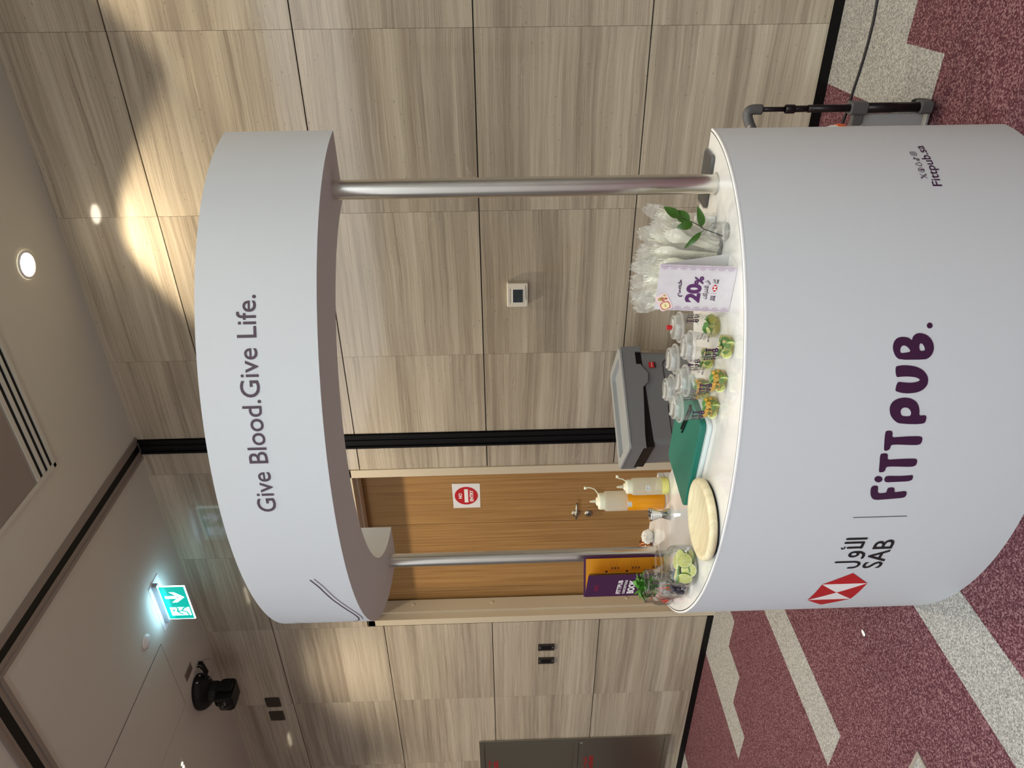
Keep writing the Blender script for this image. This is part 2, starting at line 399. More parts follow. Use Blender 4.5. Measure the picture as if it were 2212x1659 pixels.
def arc(cx, cy, rx, ry, a0, a1, n=14): return [(cx+rx*cos(radians(a0+(a1-a0)*i/n)), cy+ry*sin(radians(a0+(a1-a0)*i/n))) for i in range(n+1)]
def smoothline(P, k=6):
    out = []
    for i in range(len(P)-1):
        p0 = P[max(i-1, 0)]; p1 = P[i]; p2 = P[i+1]; p3 = P[min(i+2, len(P)-1)]
        for j in range(k):
            t = j/k; out.append(tuple(.5*(2*p1[d]+(p2[d]-p0[d])*t+(2*p0[d]-5*p1[d]+4*p2[d]-p3[d])*t*t+(3*p1[d]-p0[d]-3*p2[d]+p3[d])*t**3) for d in range(len(p1))))
    return out+[P[-1]]
def poly2d(P): return list(P), [tuple(range(len(P)))]
def place(mb, g, mapf, mi=0, lift=0.001, maxlen=None):
    vs, fs = g
    if maxlen:
        bm = bmesh.new(); bv = [bm.verts.new((a, b, 0)) for a, b in vs]
        for f in fs:
            try: bm.faces.new([bv[i] for i in f])
            except ValueError: pass
        bmesh.ops.triangulate(bm, faces=bm.faces[:])
        for _ in range(6):
            es = [e for e in bm.edges if e.calc_length() > maxlen]
            if not es: break
            bmesh.ops.subdivide_edges(bm, edges=es, cuts=1); bmesh.ops.triangulate(bm, faces=bm.faces[:])
        bm.verts.index_update(); vs = [(v.co.x, v.co.y) for v in bm.verts]; fs = [tuple(v.index for v in f.verts) for f in bm.faces]; bm.free()
    mb.add([mapf(a, b, lift) for a, b in vs], fs, mi)

# the hand-drawn wordmark; coordinates are metres on the counter front (u from the axis, v above the floor)
GLYPHS = {
    'F': [[(0.0762, 0.4661), (0.0766, 0.4568), (0.0726, 0.4512), (0.0493, 0.4472), (0.0505, 0.4234), (0.064, 0.4241), (0.069, 0.4201), (0.0686, 0.408), (0.0646, 0.4033), (0.0516, 0.4011), (0.0531, 0.3873), (0.0553, 0.3748), (0.0531, 0.3674), (0.0471, 0.3648), (0.036, 0.3649), (0.0315, 0.37), (0.0296, 0.3917), (0.0274, 0.4227), (0.0261, 0.4435), (0.0292, 0.4559), (0.0408, 0.4645), (0.0559, 0.4692), (0.0701, 0.4709)]],
    'I': [[(0.1064, 0.4383), (0.1079, 0.4294), (0.1064, 0.4006), (0.1074, 0.3749), (0.1083, 0.3658), (0.1052, 0.3619), (0.0934, 0.3611), (0.0887, 0.3677), (0.0874, 0.3856), (0.087, 0.4115), (0.0864, 0.4321), (0.091, 0.4384), (0.0985, 0.4406)]],
    'J': [[(0.0974, 0.4451), (0.0934, 0.445), (0.09, 0.4467), (0.0878, 0.4499), (0.0871, 0.4541), (0.0881, 0.4587), (0.0905, 0.4629), (0.094, 0.4662), (0.0981, 0.468), (0.1021, 0.468), (0.1055, 0.4663), (0.1076, 0.4631), (0.1083, 0.4589), (0.1073, 0.4543), (0.1049, 0.4501), (0.1014, 0.4469)]],
    'S': [[(0.1782, 0.4673), (0.1802, 0.4586), (0.1788, 0.4497), (0.1736, 0.4466), (0.1596, 0.4448), (0.1607, 0.423), (0.1615, 0.3925), (0.1609, 0.3719), (0.159, 0.3653), (0.1536, 0.3621), (0.143, 0.3617), (0.1372, 0.3655), (0.1352, 0.3763), (0.1368, 0.4075), (0.138, 0.4284), (0.1373, 0.4436), (0.1254, 0.4441), (0.1207, 0.4477), (0.1198, 0.4578), (0.1235, 0.4612), (0.1509, 0.4649), (0.1696, 0.4677)]],
    'T': [[(0.2454, 0.4659), (0.2474, 0.4598), (0.246, 0.4495), (0.2405, 0.4465), (0.2268, 0.4451), (0.2279, 0.4261), (0.2289, 0.4011), (0.2287, 0.3758), (0.2268, 0.3664), (0.2217, 0.3623), (0.2107, 0.3621), (0.2041, 0.3658), (0.2021, 0.3756), (0.2032, 0.3961), (0.2051, 0.4218), (0.2052, 0.4441), (0.1934, 0.4449), (0.1885, 0.449), (0.187, 0.4579), (0.1911, 0.4612), (0.2191, 0.4649), (0.2356, 0.4663)]],
    'P': [[(0.2688, 0.4382), (0.2771, 0.4496), (0.29, 0.4601), (0.3048, 0.4652), (0.3177, 0.4656), (0.3294, 0.4597), (0.3363, 0.4482), (0.3394, 0.4313), (0.3369, 0.4136), (0.3278, 0.3975), (0.3158, 0.3892), (0.3027, 0.3847), (0.288, 0.3834), (0.2887, 0.369), (0.2864, 0.3646), (0.2811, 0.3627), (0.2695, 0.3632), (0.2648, 0.3684), (0.2637, 0.3873), (0.2649, 0.4126), (0.267, 0.4304)], [(0.2882, 0.4299), (0.2977, 0.4348), (0.305, 0.4349), (0.3101, 0.4312), (0.312, 0.425), (0.3097, 0.4157), (0.3023, 0.4086), (0.2944, 0.4059), (0.2876, 0.4073), (0.2867, 0.4162)]],
    'U': [[(0.423, 0.4611), (0.4256, 0.4471), (0.4252, 0.4309), (0.4213, 0.4085), (0.4125, 0.3905), (0.3988, 0.3778), (0.3863, 0.3729), (0.3713, 0.3736), (0.359, 0.3829), (0.3518, 0.3983), (0.3498, 0.4203), (0.3513, 0.4378), (0.3562, 0.4542), (0.3598, 0.4571), (0.3718, 0.456), (0.3803, 0.4535), (0.3821, 0.4488), (0.3799, 0.4362), (0.3784, 0.4188), (0.3801, 0.4042), (0.3829, 0.3972), (0.3853, 0.395), (0.3894, 0.3989), (0.3931, 0.4081), (0.3955, 0.4256), (0.3955, 0.4453), (0.3942, 0.455), (0.3968, 0.4587), (0.4107, 0.462), (0.4191, 0.4622)]],
    'B': [[(0.4399, 0.4542), (0.4499, 0.4657), (0.4646, 0.4725), (0.4767, 0.4737), (0.4886, 0.471), (0.4971, 0.4626), (0.4997, 0.4481), (0.4965, 0.4334), (0.4895, 0.4247), (0.4996, 0.4228), (0.5066, 0.4143), (0.5083, 0.4037), (0.5036, 0.3874), (0.4923, 0.3746), (0.4791, 0.3675), (0.4646, 0.3656), (0.4516, 0.3695), (0.4421, 0.3785), (0.4389, 0.388)], [(0.4569, 0.4525), (0.468, 0.4542), (0.4752, 0.4507), (0.4774, 0.4441), (0.4724, 0.4345), (0.4636, 0.4276), (0.4602, 0.4278), (0.4584, 0.436)], [(0.4615, 0.4015), (0.4703, 0.4046), (0.479, 0.4041), (0.4818, 0.4004), (0.4773, 0.3943), (0.4685, 0.3898), (0.4622, 0.3898)]],
    'D': [[(0.5263, 0.3723), (0.5233, 0.3727), (0.5209, 0.3744), (0.5193, 0.3768), (0.5188, 0.3798), (0.5194, 0.3828), (0.5211, 0.3854), (0.5237, 0.3871), (0.5266, 0.3878), (0.5295, 0.3873), (0.532, 0.3857), (0.5336, 0.3832), (0.5341, 0.3803), (0.5334, 0.3773), (0.5317, 0.3747), (0.5292, 0.3729)]],
}
def glyph(loops):
    """filled outline with holes, corners rounded by one round of corner cutting"""
    out = []
    for l in loops:
        q = []
        for k in range(len(l)):
            a, b_ = l[k], l[(k+1) % len(l)]
            q += [(a[0]*.78+b_[0]*.22, a[1]*.78+b_[1]*.22), (a[0]*.22+b_[0]*.78, a[1]*.22+b_[1]*.78)]
        out.append(q)
    tris = tessellate_polygon([[Vector((p[0], p[1], 0)) for p in l] for l in out])
    return [p for l in out for p in l], [tuple(t) for t in tris]
def merge2d(parts):
    vs, fs = [], []
    for v, f, du, dv in parts:
        n = len(vs); vs += [(p[0]+du, p[1]+dv) for p in v]; fs += [tuple(n+i for i in t) for t in f]
    return vs, fs
def fittpub(stack=False):
    return merge2d([(*glyph(GLYPHS[k]), .03 if stack else 0, .055 if stack else 0) for k in 'FIJST']+[(*glyph(GLYPHS[k]), -.235 if stack else 0, -.055 if stack else 0) for k in 'PUBD'])
def xf(g, sx, sy, du, dv, cu=0, cv=0): return [((a-cu)*sx+du, (b-cv)*sy+dv) for a, b in g[0]], g[1]
def bank_hex(cu, cv, s=1.0):
    """red bow-tie hexagon: (red polygons, white polygons), s = half height in metres"""
    a = s; w = s*0.96; o = s*1.95
    R = [[(cu-w, cv+a), (cu+w, cv+a), (cu, cv)], [(cu-w, cv-a), (cu, cv), (cu+w, cv-a)], [(cu+w, cv+a), (cu+o, cv), (cu+w, cv-a)], [(cu-w, cv-a), (cu-o, cv), (cu-w, cv+a)]]
    Wt = [[(cu-w, cv-a), (cu-w, cv+a), (cu, cv)], [(cu+w, cv-a), (cu, cv), (cu+w, cv+a)]]
    return R, Wt
AR_ALAWAL = '\ufedd\ufeed\ufef7\ufe8d'
def social_icons(u0, v0, s, gap):
    L_ = []; w = s*0.10
    a = lambda pts: [(u0+x*s, v0+y*s, w) for x, y in pts]
    k = 0
    L_ += [a([(0, 1), (.75, 0)]), a([(.2, 1), (.95, 0)]), a([(0, 1), (.2, 1)]), a([(.75, 0), (.95, 0)]), a([(.9, 1), (.55, .58)]), a([(.05, 0), (.4, .42)])]
    g = gap
    L_ += [a([(g+x, y) for x, y in arc(.5, .5, .47, .47, 0, 360, 20)]), [(u0+(g+.5)*s, v0+.05*s, s*.2), (u0+(g+.5)*s, v0+.6*s, s*.2), (u0+(g+.62)*s, v0+.74*s, s*.2)], [(u0+(g+.35)*s, v0+.45*s, s*.14), (u0+(g+.68)*s, v0+.45*s, s*.14)]]
    g = 2*gap
    L_ += [a([(g+x, y) for x, y in [(.5, 1), (.3, .9), (.24, .62), (.08, .5), (.2, .4), (.02, .22), (.25, .15), (.35, .05), (.5, 0), (.65, .05), (.75, .15), (.98, .22), (.8, .4), (.92, .5), (.76, .62), (.7, .9), (.5, 1)]])]
    g = 3*gap
    L_ += [[(u0+(g+x)*s, v0+y*s, s*.16) for x, y in [(.85, .7), (.62, .76), (.5, .95), (.5, .3)]+arc(.3, .28, .2, .2, 0, -270, 10)]]
    g = 4*gap
    L_ += [a([(g+x, y) for x, y in arc(.75, .75, .22, .22, 0, 90, 3)+arc(.25, .75, .22, .22, 90, 180, 3)+arc(.25, .25, .22, .22, 180, 270, 3)+arc(.75, .25, .22, .22, 270, 360, 3)+[(.97, .75)]]), a([(g+x, y) for x, y in arc(.5, .5, .22, .22, 0, 360, 14)]), a([(g+.77, .77), (g+.78, .78)])]
    return stroke2d(L_, w, 4)

def flatmap(o, ux, uy, n):
    o, ux, uy, n = Vector(o), Vector(ux), Vector(uy), Vector(n)
    return lambda a, b, l: tuple(o+ux*a+uy*b+n*l)

# ================================================================== THE SETTING
XR, XL = 5.0, -10.0
DX0, DX1, DZ = -4.078, -2.690, 2.410          # rough opening of the door
# stone wall: tile slabs over a black backing
rows = [0.045, 0.801, 1.552, 2.303, 3.066, CEIL]
jr = [4.367, 3.580, 2.793, 2.006, 1.219, 0.432, -0.354, -1.142, -1.929, -2.436]
jl_low = [-2.535, -2.695, -3.387, -4.085, -4.930, -5.775, -6.62, -7.465, -8.31, -9.155, -10.0]
wb = MB(); tilev = []
def tile(x0, x1, z0, z1):
    gx, gz = 0.0006, 0.0028
    t = random.random(); x0 += gx; x1 -= gx
    n0 = len(wb.v)
    wb.box((x0, WY, z0+(gz if z0 > 0.1 else 0)), (x1, WY+0.012, z1-(gz if z1 < 3.5 else 0)), 0)
    tilev.extend([t]*(len(wb.v)-n0))
js = sorted(jr+jl_low)
for i in range(len(js)-1):
    a, b = js[i], js[i+1]
    if abs(a+2.535) < 1e-3: continue
    for k in range(5):
        z0, z1 = rows[k], rows[k+1]
        if a >= DX0-0.02 and b <= DX1+0.02:       # over the door only
            if z1 <= DZ: continue
            if z0 < DZ: z0 = DZ
        tile(a, b, z0, z1)
n0 = len(wb.v)
wb.box((XL, WY+0.0125, 0), (DX0, WY+0.30, CEIL), 1); wb.box((DX1, WY+0.0125, 0), (XR, WY+0.30, CEIL), 1)
wb.box((DX0, WY+0.0125, DZ), (DX1, WY+0.30, CEIL), 1)
tilev.extend([0.0]*(len(wb.v)-n0))
o = obj('wall_back', wb, ['stone', 'joint']); tag(o, 'polished vein-cut beige stone wall with dark horizontal joints', kind='structure')
at = o.data.attributes.new('tile', 'FLOAT', 'POINT'); at.data.foreach_set('value', tilev)
sk = MB(); sk.box((XL, WY-0.004, 0.0), (DX0-0.006, WY+0.0124, 0.043)); sk.box((DX1+0.006, WY-0.004, 0.0), (XR, WY+0.0124, 0.043))
tag(obj('baseboard_back', sk, 'black_metal'), 'low black skirting under the stone wall', kind='structure')
# black wall channel that takes the folding partition
ch = MB(); ch.box((-2.535, WY-0.004, 0.0), (-2.437, WY+0.0124, CEIL-0.012)); ch.box((-2.532, WY-0.014, 0.0), (-2.520, WY-0.004, CEIL-0.012)); ch.box((-2.452, WY-0.014, 0.0), (-2.440, WY-0.004, CEIL-0.012)); ch.box((-2.496, WY-0.010, 0.0), (-2.478, WY-0.004, CEIL-0.012))
tag(obj('trim_1', ch, 'black_metal'), 'black vertical partition channel between the wall tiles', kind='structure')

fl = MB(); fl.add([(XL, -5, 0), (XR, -5, 0), (XR, WY+0.3, 0), (XL, WY+0.3, 0)], [(0, 1, 2, 3)], 0)
def patch(P): fl.add([(x, y, 0.0007) for x, y in P], [tuple(range(len(P)))], 1)
patch([(-4.487, 2.545), (-4.250, 2.545), (-4.250, 2.786), (-3.993, 2.786), (-3.993, 3.022), (-3.758, 3.022), (-3.758, 3.262), (-3.50, 3.262), (-3.50, WY), (-4.487, WY)])
patch([(-3.280, 1.812), (-3.040, 1.812), (-3.040, WY), (-3.280, WY)])
patch([(-2.085, -1.0), (-1.834, -1.0), (-1.834, 2.8), (-2.085, 2.8)])
patch([(-0.592, 2.772), (XR, 2.772), (XR, WY), (-0.592, WY)])
patch([(-0.592, 2.520), (-0.360, 2.520), (-0.360, 2.772), (-0.592, 2.772)])
patch([(-6.45, 1.85), (-5.76, 1.85), (-5.76, WY), (-6.45, WY)])
tag(obj('floor', fl, ['carpet', 'carpet_light']), 'burgundy loop carpet with pale stepped bands', kind='structure')
for nm, lo, hi in (('wall_rear', (XL, -5.1, 0), (XR, -5.0, CEIL)), ('wall_left', (XL-.1, -5, 0), (XL, WY+.3, CEIL)), ('wall_right', (XR, -5, 0), (XR+.1, WY+.3, CEIL))):
    rw = MB(); rw.box(lo, hi); tag(obj(nm, rw, 'hall_wall'), 'plain taupe wall of the hall', kind='structure')
ce = MB(); ce.box((XL, -5, CEIL), (XR, WY+0.3, CEIL+0.15), 0)
tag(obj('ceiling', ce, ['ceiling']), 'smooth off-white ceiling', kind='structure')

# door
dr = MB()
dr.box((DX0+0.006, WY-0.008, 0), (DX0+0.062, WY+0.15, DZ-0.006)); dr.box((DX1-0.062, WY-0.008, 0), (DX1-0.006, WY+0.15, DZ-0.006))
dr.box((DX0+0.006, WY-0.008, DZ-0.055), (DX1-0.006, WY+0.15, DZ-0.006))
fr = obj('door_frame', dr, 'cream_paint', None, 0.002); fr.name = 'trim_2'; tag(fr, 'cream painted door frame in the stone wall', kind='structure')
st = MB(); st.box((DX0+0.062, WY+0.045, 0), (DX0+0.078, WY+0.15, DZ-0.055)); st.box((DX0+0.062, WY+0.06, DZ-0.071), (DX1-0.062, WY+0.15, DZ-0.055)); st.box((DX1-0.078, WY+0.06, 0), (DX1-0.062, WY+0.15, DZ-0.055))
for z in (0.6, 1.55, 2.1): st.lathe([(0.0001, 0.004), (0.012, 0.003), (0.014, 0)], 16, 0, T=lambda v, z=z: (DX0+0.078+v[2], WY+0.11+v[0], z+v[1]))
obj('door_stop', st, 'cream_paint', fr, 0.0015)
dl = tag(bpy.data.objects.new('door_1', None), 'pair of oak veneer door leaves with a printed paper sign', kind='structure'); COL.objects.link(dl); dl.location = (-3.303, WY+0.168, 0)
off = dl.location
for a, b in ((-4.02, -3.3045), (-3.3015, -2.745)):
    l_ = MB(); l_.box((a, WY+0.168, 0.006), (b, WY+0.212, 2.345)); obj('door_leaf', l_, 'door', dl, 0.0015, off)
hd = MB()
T = lambda v: (-3.240+v[0], WY+0.168-v[2], 0.988+v[1])
hd.lathe([(0.0001, 0.010), (0.024, 0.009), (0.026, 0.0)], 24, 0, T=T); hd.tube([(-3.24, WY+0.16, .988), (-3.24, WY+0.115, .988)], 0.008)
hd.tube([(-3.24, WY+0.115, .988), (-3.20, WY+0.115, .988), (-3.115, WY+0.118, .988)], 0.0085)
obj('door_handle', hd, 'dark_steel', dl, 0, off)
kh = MB(); T = lambda v: (-3.245+v[0], WY+0.168-v[2], 0.902+v[1]); kh.lathe([(0.0001, 0.009), (0.024, 0.008), (0.026, 0.0)], 24, 0, T=T); kh.box((-3.247, WY+0.156, .893), (-3.243, WY+0.160, .911), 1)
obj('lock_cover', kh, ['dark_steel', 'black'], dl, 0, off)

# ------------------------------------------------------------------ fixtures on the wall
PY = WY+0.168
ns = thing('notice_paper', 'white paper NO ENTRY notice taped to the oak door', 'sign', (-3.065, PY, 1.69))
off = ns.location
p_ = MB(); p_.add([(-3.166, PY-.0012, 1.607), (-2.966, PY-.0012, 1.605), (-2.964, PY-.0012, 1.782), (-3.166, PY-.0012, 1.779)], [(0, 1, 2, 3)])
for x in (-3.166, -2.978): p_.box((x, PY-.0020, 1.607), (x+.012, PY-.0013, 1.780), 0)
obj('sheet', p_, 'paper', ns, 0, off)
mp = flatmap((-3.065, PY-.0014, 1.694), (1, 0, 0), (0, 0, 1), (0, -1, 0))
g = MB(); place(g, poly2d(arc(0, 0, .074, .074, 0, 360, 48)[:-1]), mp, 0, .0004)
place(g, poly2d([(-.055, -.012), (.055, -.012), (.055, .012), (-.055, .012)]), mp, 1, .0009)
place(g, fit(text2d('NO', .03, .0012), -.022, .022, .027, .049), mp, 1, .0009)
place(g, fit(text2d('ENTRY', .03, .0012), -.047, .047, -.045, -.022), mp, 1, .0009)
obj('no_entry_symbol', g, ['red', 'white'], ns, 0, off)

th = thing('thermostat', 'cream wall thermostat with a dark screen on the stone wall', 'thermostat', (-1.575, WY, 1.371)); off = th.location
b = MB(); b.rbox((-1.640, WY-.028, 1.318), (-1.510, WY, 1.424), .007, 0, 4, axis=1); obj('casing', b, 'cream_plastic', th, 0.004, off)
b = MB(); b.box((-1.617, WY-.0295, 1.340), (-1.538, WY-.027, 1.398)); obj('bezel', b, 'white', th, 0.001, off)
b = MB(); b.box((-1.613, WY-.0302, 1.344), (-1.542, WY-.029, 1.394)); obj('screen', b, 'lcd', th, 0, off)
b = MB(); mp = flatmap((-1.617, WY-.0282, 1.4045), (1, 0, 0), (0, 0, 1), (0, -1, 0)); place(b, fit(text2d('P-ET083-FCM-R2-L2404', .007), 0, .08, 0, .0055), mp, 0, .0006)
for i in range(14): b.box((-1.5105, WY-.022, 1.326+i*.0068), (-1.5093, WY-.006, 1.3285+i*.0068), 0)
obj('marking', b, 'black', th, 0, off)
b = MB(); b.tube([(-1.60, WY-.0283, 1.325), (-1.575, WY-.0283, 1.329), (-1.55, WY-.0283, 1.328), (-1.52, WY-.0283, 1.332)], .0012, 5); obj('groove', b, 'bronze', th, 0, off)

def plate(name, label, x0, x1, z0, z1, group, screws=True):
    t = thing(name, label, 'wall plate', ((x0+x1)/2, WY, (z0+z1)/2), 0, group); off = t.location
    b = MB(); b.rbox((x0, WY-.009, z0), (x1, WY, z1), .004, 0, 3, axis=1); obj('plate', b, 'bronze', t, .001, off)
    if screws:
        b = MB(); b.box((x0+.016, WY-.0115, z0+.024), (x1-.016, WY-.008, z1-.024)); obj('insert', b, 'dark_plastic', t, .001, off)
        for z in (z0+.011, z1-.011):
            b = MB(); b.lathe([(.0001, .0015), (.0035, .001), (.004, 0)], 10, 0, T=lambda v, z=z: ((x0+x1)/2+v[0], WY-.009-v[2], z+v[1])); obj('screw', b, 'chrome', t, 0, off)
    else:
        for z in (z0+.012, z1-.012):
            b = MB(); b.lathe([(.0001, .0015), (.003, .001), (.0035, 0)], 10, 0, T=lambda v, z=z: (x0+.012+v[0], WY-.009-v[2], z+v[1])); obj('screw', b, 'alu', t, 0, off)
plate('switch_plate', 'narrow dark switch plate nearer the door frame', -4.394, -4.328, 1.113, 1.229, 'switch plates left of the door')
plate('switch_plate', 'narrow dark switch plate nearer the steel hose cabinet', -4.543, -4.477, 1.112, 1.227, 'switch plates left of the door')
plate('blank_plate', 'square dark plate high on the wall, nearer the ceiling camera', -4.948, -4.842, 3.158, 3.266, 'square plates under the ceiling', False)
plate('blank_plate', 'square dark plate high on the wall, farther from the ceiling camera', -5.118, -5.010, 3.158, 3.266, 'square plates under the ceiling', False)

hc = thing('hose_cabinet', 'stainless steel fire hose cabinet with red lettering in the wall', 'cabinet', (-6.0, WY, .148)); off = hc.location
b = MB(); x0, x1, z0, z1 = -6.50, -5.495, .148, 1.687
b.box((x0, WY-.012, z1-.04), (x1, WY, z1)); b.box((x0, WY-.012, z0), (x1, WY, z0+.04)); b.box((x1-.04, WY-.012, z0+.04), (x1, WY, z1-.04)); b.box((x0, WY-.012, z0+.04), (x0+.04, WY, z1-.04)); b.box((x0+.04, WY-.012, .885), (x1-.04, WY, .925))
obj('frame', b, 'dark_steel', hc, .002, off)
for a, c in ((.191, .882), (.928, 1.644)):
    b = MB(); b.box((x0+.043, WY-.009, a), (x1-.043, WY-.001, c)); obj('door', b, 'dark_steel', hc, .002, off)
b = MB(); b.tube([(-5.56, WY-.0095, .886)]+[(-5.56-.52*sin(t), WY-.0095, .70-.02+.14*cos(t)-.0) for t in [i*pi/2/12 for i in range(13)]], .002, 5); obj('curved_seam', b, 'chrome', hc, 0, off)
b = MB(); mp = flatmap((-5.80, WY-.0092, 1.585), (1, 0, 0), (0, 0, 1), (0, -1, 0))
place(b, fit(text2d('HOSE REEL', .05, .001), -.30, .035, -.045, -.012), mp, 0, .001)
place(b, fit(text2d('\ufead\ufed8\ufef3\ufeae\ufea3 \ufee1\ufeee\ufec3\ufeae\ufea7', .05, .001), -.28, .03, 0, .045), mp, 0, .001)
mp = flatmap((-5.80, WY-.0092, .80), (1, 0, 0), (0, 0, 1), (0, -1, 0))
place(b, fit(text2d('EXTINGUISHER', .05, .001), -.30, .06, -.045, -.01), mp, 0, .001)
place(b, fit(text2d('\ufee0\ufedf\ufeea\ufed4\ufec3\ufe8e\ufef3\ufe94', .05, .001), -.26, .045, 0, .04), mp, 0, .001)
obj('lettering', b, 'red', hc, 0, off)

# ------------------------------------------------------------------ things on the ceiling
def onceil(name, label, cat, x, y, group=None): return thing(name, label, cat, (x, y, CEIL), 0, group)
dn = onceil('recessed_downlight', 'round lit recessed downlight in the ceiling close to the stone wall', 'light', -1.235, 3.012)
b = MB(); b.lathe([(.062, -.001), (.062, -.006), (.052, -.008), (.048, -.002)], 40); obj('trim_ring', b, 'rim_white', dn)
b = MB(); b.lathe([(.0001, -.0035), (.049, -.003)], 40); obj('lens', b, 'lens', dn)
for x in (-4.53, -6.53):
    ld = onceil('linear_downlight', 'slim five-lens linear downlight by the black camera' if x > -5 else 'slim five-lens linear downlight beyond the hose cabinet', 'light', x, 2.63)
    b = MB(); b.box((-.10, -.022, -.004), (.10, .022, 0)); obj('housing', b, 'ceiling', ld)
    for i in range(5):
        b = MB(); b.lathe([(.0001, -.0058), (.010, -.0052)], 14, 0, (-.072+.036*i, 0, 0)); obj('lens', b, 'led', ld)

def rail(name, label, pts, axis):
    t = thing(name, label, 'ceiling track', pts['loc']); off = t.location
    for k, (lo, hi, mt) in enumerate(pts['boxes']):
        b = MB(); b.box(lo, hi); obj('slot' if mt == 'black_metal' else 'rail', b, mt, t, 0, off)
    return t
Z0 = CEIL
rail('ceiling_track', 'aluminium partition track running over the stand to the wall channel', {'loc': (-2.492, 0, CEIL), 'boxes': [
    ((-2.566, -4.9, Z0-.010), (-2.545, 3.34, Z0), 'alu'), ((-2.545, -4.9, Z0-.004), (-2.514, 3.34, Z0), 'alu'), ((-2.514, -4.9, Z0-.002), (-2.468, 3.34, Z0), 'black_metal'), ((-2.468, -4.9, Z0-.004), (-2.436, 3.34, Z0), 'alu'), ((-2.436, -4.9, Z0-.010), (-2.418, 3.34, Z0), 'alu')]}, 'y')
rail('ceiling_track', 'aluminium partition track crossing the ceiling parallel to the stone wall', {'loc': (-5, 1.832, CEIL), 'boxes': [
    ((-9.9, 1.884, Z0-.010), (-2.568, 1.904, Z0), 'alu'), ((-9.9, 1.856, Z0-.004), (-2.568, 1.884, Z0), 'alu'), ((-9.9, 1.808, Z0-.002), (-2.568, 1.856, Z0), 'black_metal'), ((-9.9, 1.780, Z0-.004), (-2.568, 1.808, Z0), 'alu'), ((-9.9, 1.760, Z0-.010), (-2.568, 1.780, Z0), 'alu')]}, 'x')

df = onceil('air_diffuser', 'slotted air diffuser with a perforated panel in the ceiling', 'air vent', -1.2, 2.3); off = df.location
b = MB(); X0, X1, Y0, Y1 = -2.085, -.3, 1.75, 2.677
zz = (CEIL-.008, CEIL)
def fb(x0, x1, y0, y1): b.box((x0, y0, zz[0]), (x1, y1, zz[1]))
fb(X0, X0+.022, Y0, Y1); fb(X0, X1, Y1-.020, Y1); fb(X0+.022, X1, 2.619, 2.635); fb(X0+.022, X1, 2.576, 2.597); fb(X0+.022, X1, 2.527, 2.553); fb(X0, X1, Y0, Y0+.02); fb(X1-.022, X1, Y0, Y1)
obj('frame', b, 'ceiling', df, .001, off)
for y0, y1 in ((2.635, 2.657), (2.597, 2.619), (2.553, 2.576)):
    b = MB(); b.box((X0+.022, y0, CEIL-.002), (X1-.022, y1, CEIL-.001)); obj('slot', b, 'black_metal', df, 0, off)
b = MB(); b.box((X0+.025, Y0+.02, CEIL-.006), (X1-.022, 2.515, CEIL-.001)); obj('perforated_panel', b, 'grey_cloth', df, 0, off)

ap = onceil('access_panel', 'square flush ceiling access panel near the exit sign', 'access panel', -3.91, 2.45); off = ap.location
b = MB(); b.box((-4.205, 2.02, CEIL-.0020), (-3.615, 2.880, CEIL-.0008)); obj('seam', b, 'seam', ap, 0, off)
b = MB(); b.box((-4.201, 2.024, CEIL-.0028), (-3.619, 2.876, CEIL-.0012)); obj('panel', b, 'ceiling', ap, 0, off)
sm = onceil('ceiling_disc', 'small round white sensor disc on the ceiling by the exit sign', 'sensor', -3.455, 2.772)
b = MB(); b.lathe([(.0001, -.012), (.030, -.012), (.042, -.006), (.043, 0)], 32); obj('cover', b, 'rim_white', sm)
vp = onceil('vent_plate', 'small rectangular metal plate on the ceiling beside the black camera', 'plate', -4.083, 3.025)
b = MB(); b.box((-.034, -.052, -.003), (.034, .052, 0)); obj('plate', b, 'alu', vp)
b = MB()
for x in (-.012, .012): b.box((x-.003, -.042, -.0045), (x+.003, .042, -.003))
obj('louvre', b, 'bronze', vp)

ex = onceil('exit_sign', 'lit green running-man exit sign hanging from the ceiling', 'sign', -3.395, 3.0); off = ex.location
b = MB(); b.box((-3.60, 2.955, CEIL-.004), (-3.235, 3.085, CEIL)); obj('ceiling_plate', b, 'rim_white', ex, .001, off)
b = MB(); b.rbox((-3.555, 2.983, CEIL-.032), (-3.240, 3.017, CEIL-.004), .008, 0, 3); obj('housing', b, 'light_grey_plastic', ex, .001, off)
b = MB(); b.box((-3.538, 2.9975, 3.346), (-3.253, 3.0025, 3.502)); obj('edge_glow', b, 'exit_edge', ex, 0, off)
b = MB(); b.box((-3.533, 2.9955, 3.352), (-3.258, 3.0045, 3.499)); obj('green_panel', b, 'exit_green', ex, 0, off)
b = MB()
for sgn in (-1, 1):
    mp = flatmap((-3.395, 3.0+sgn*.0047, 3.4255), (1, 0, 0), (0, 0, 1), (0, sgn, 0))
    place(b, poly2d([(-.108, -.066), (-.036, -.066), (-.036, .050), (-.108, .050)]), mp, 0, .0003)
    for P in ([(.038, .054), (.062, .054), (.062, -.015), (.038, -.015)], [(.050, -.060), (.006, -.008), (.006, .024), (.050, -.024)], [(.050, -.060), (.050, -.024), (.094, .024), (.094, -.008)]):
        place(b, poly2d(P), mp, 0, .0003)
    place(b, stroke2d([[(-.064, .030, .014), (-.0635, .030, .014)], [(-.072, .012), (-.066, -.018)], [(-.072, .010), (-.092, -.004), (-.096, -.018)], [(-.068, .010), (-.050, .002), (-.040, .010)], [(-.066, -.018), (-.044, -.032), (-.030, -.060)], [(-.066, -.018), (-.078, -.044), (-.104, -.050)]], .0085, 4), mp, 1, .0006)
obj('pictogram', b, ['exit_white', 'exit_green'], ex, 0, off)
for yy in (2.955, 3.045): lamp('exit_sign_lamp', 'AREA', (-3.395, yy, 3.455), 0.26, (0.45, 0.78, 1.0), rot=(radians(180), 0, 0), shape='RECTANGLE', size=.26, size_y=.02)

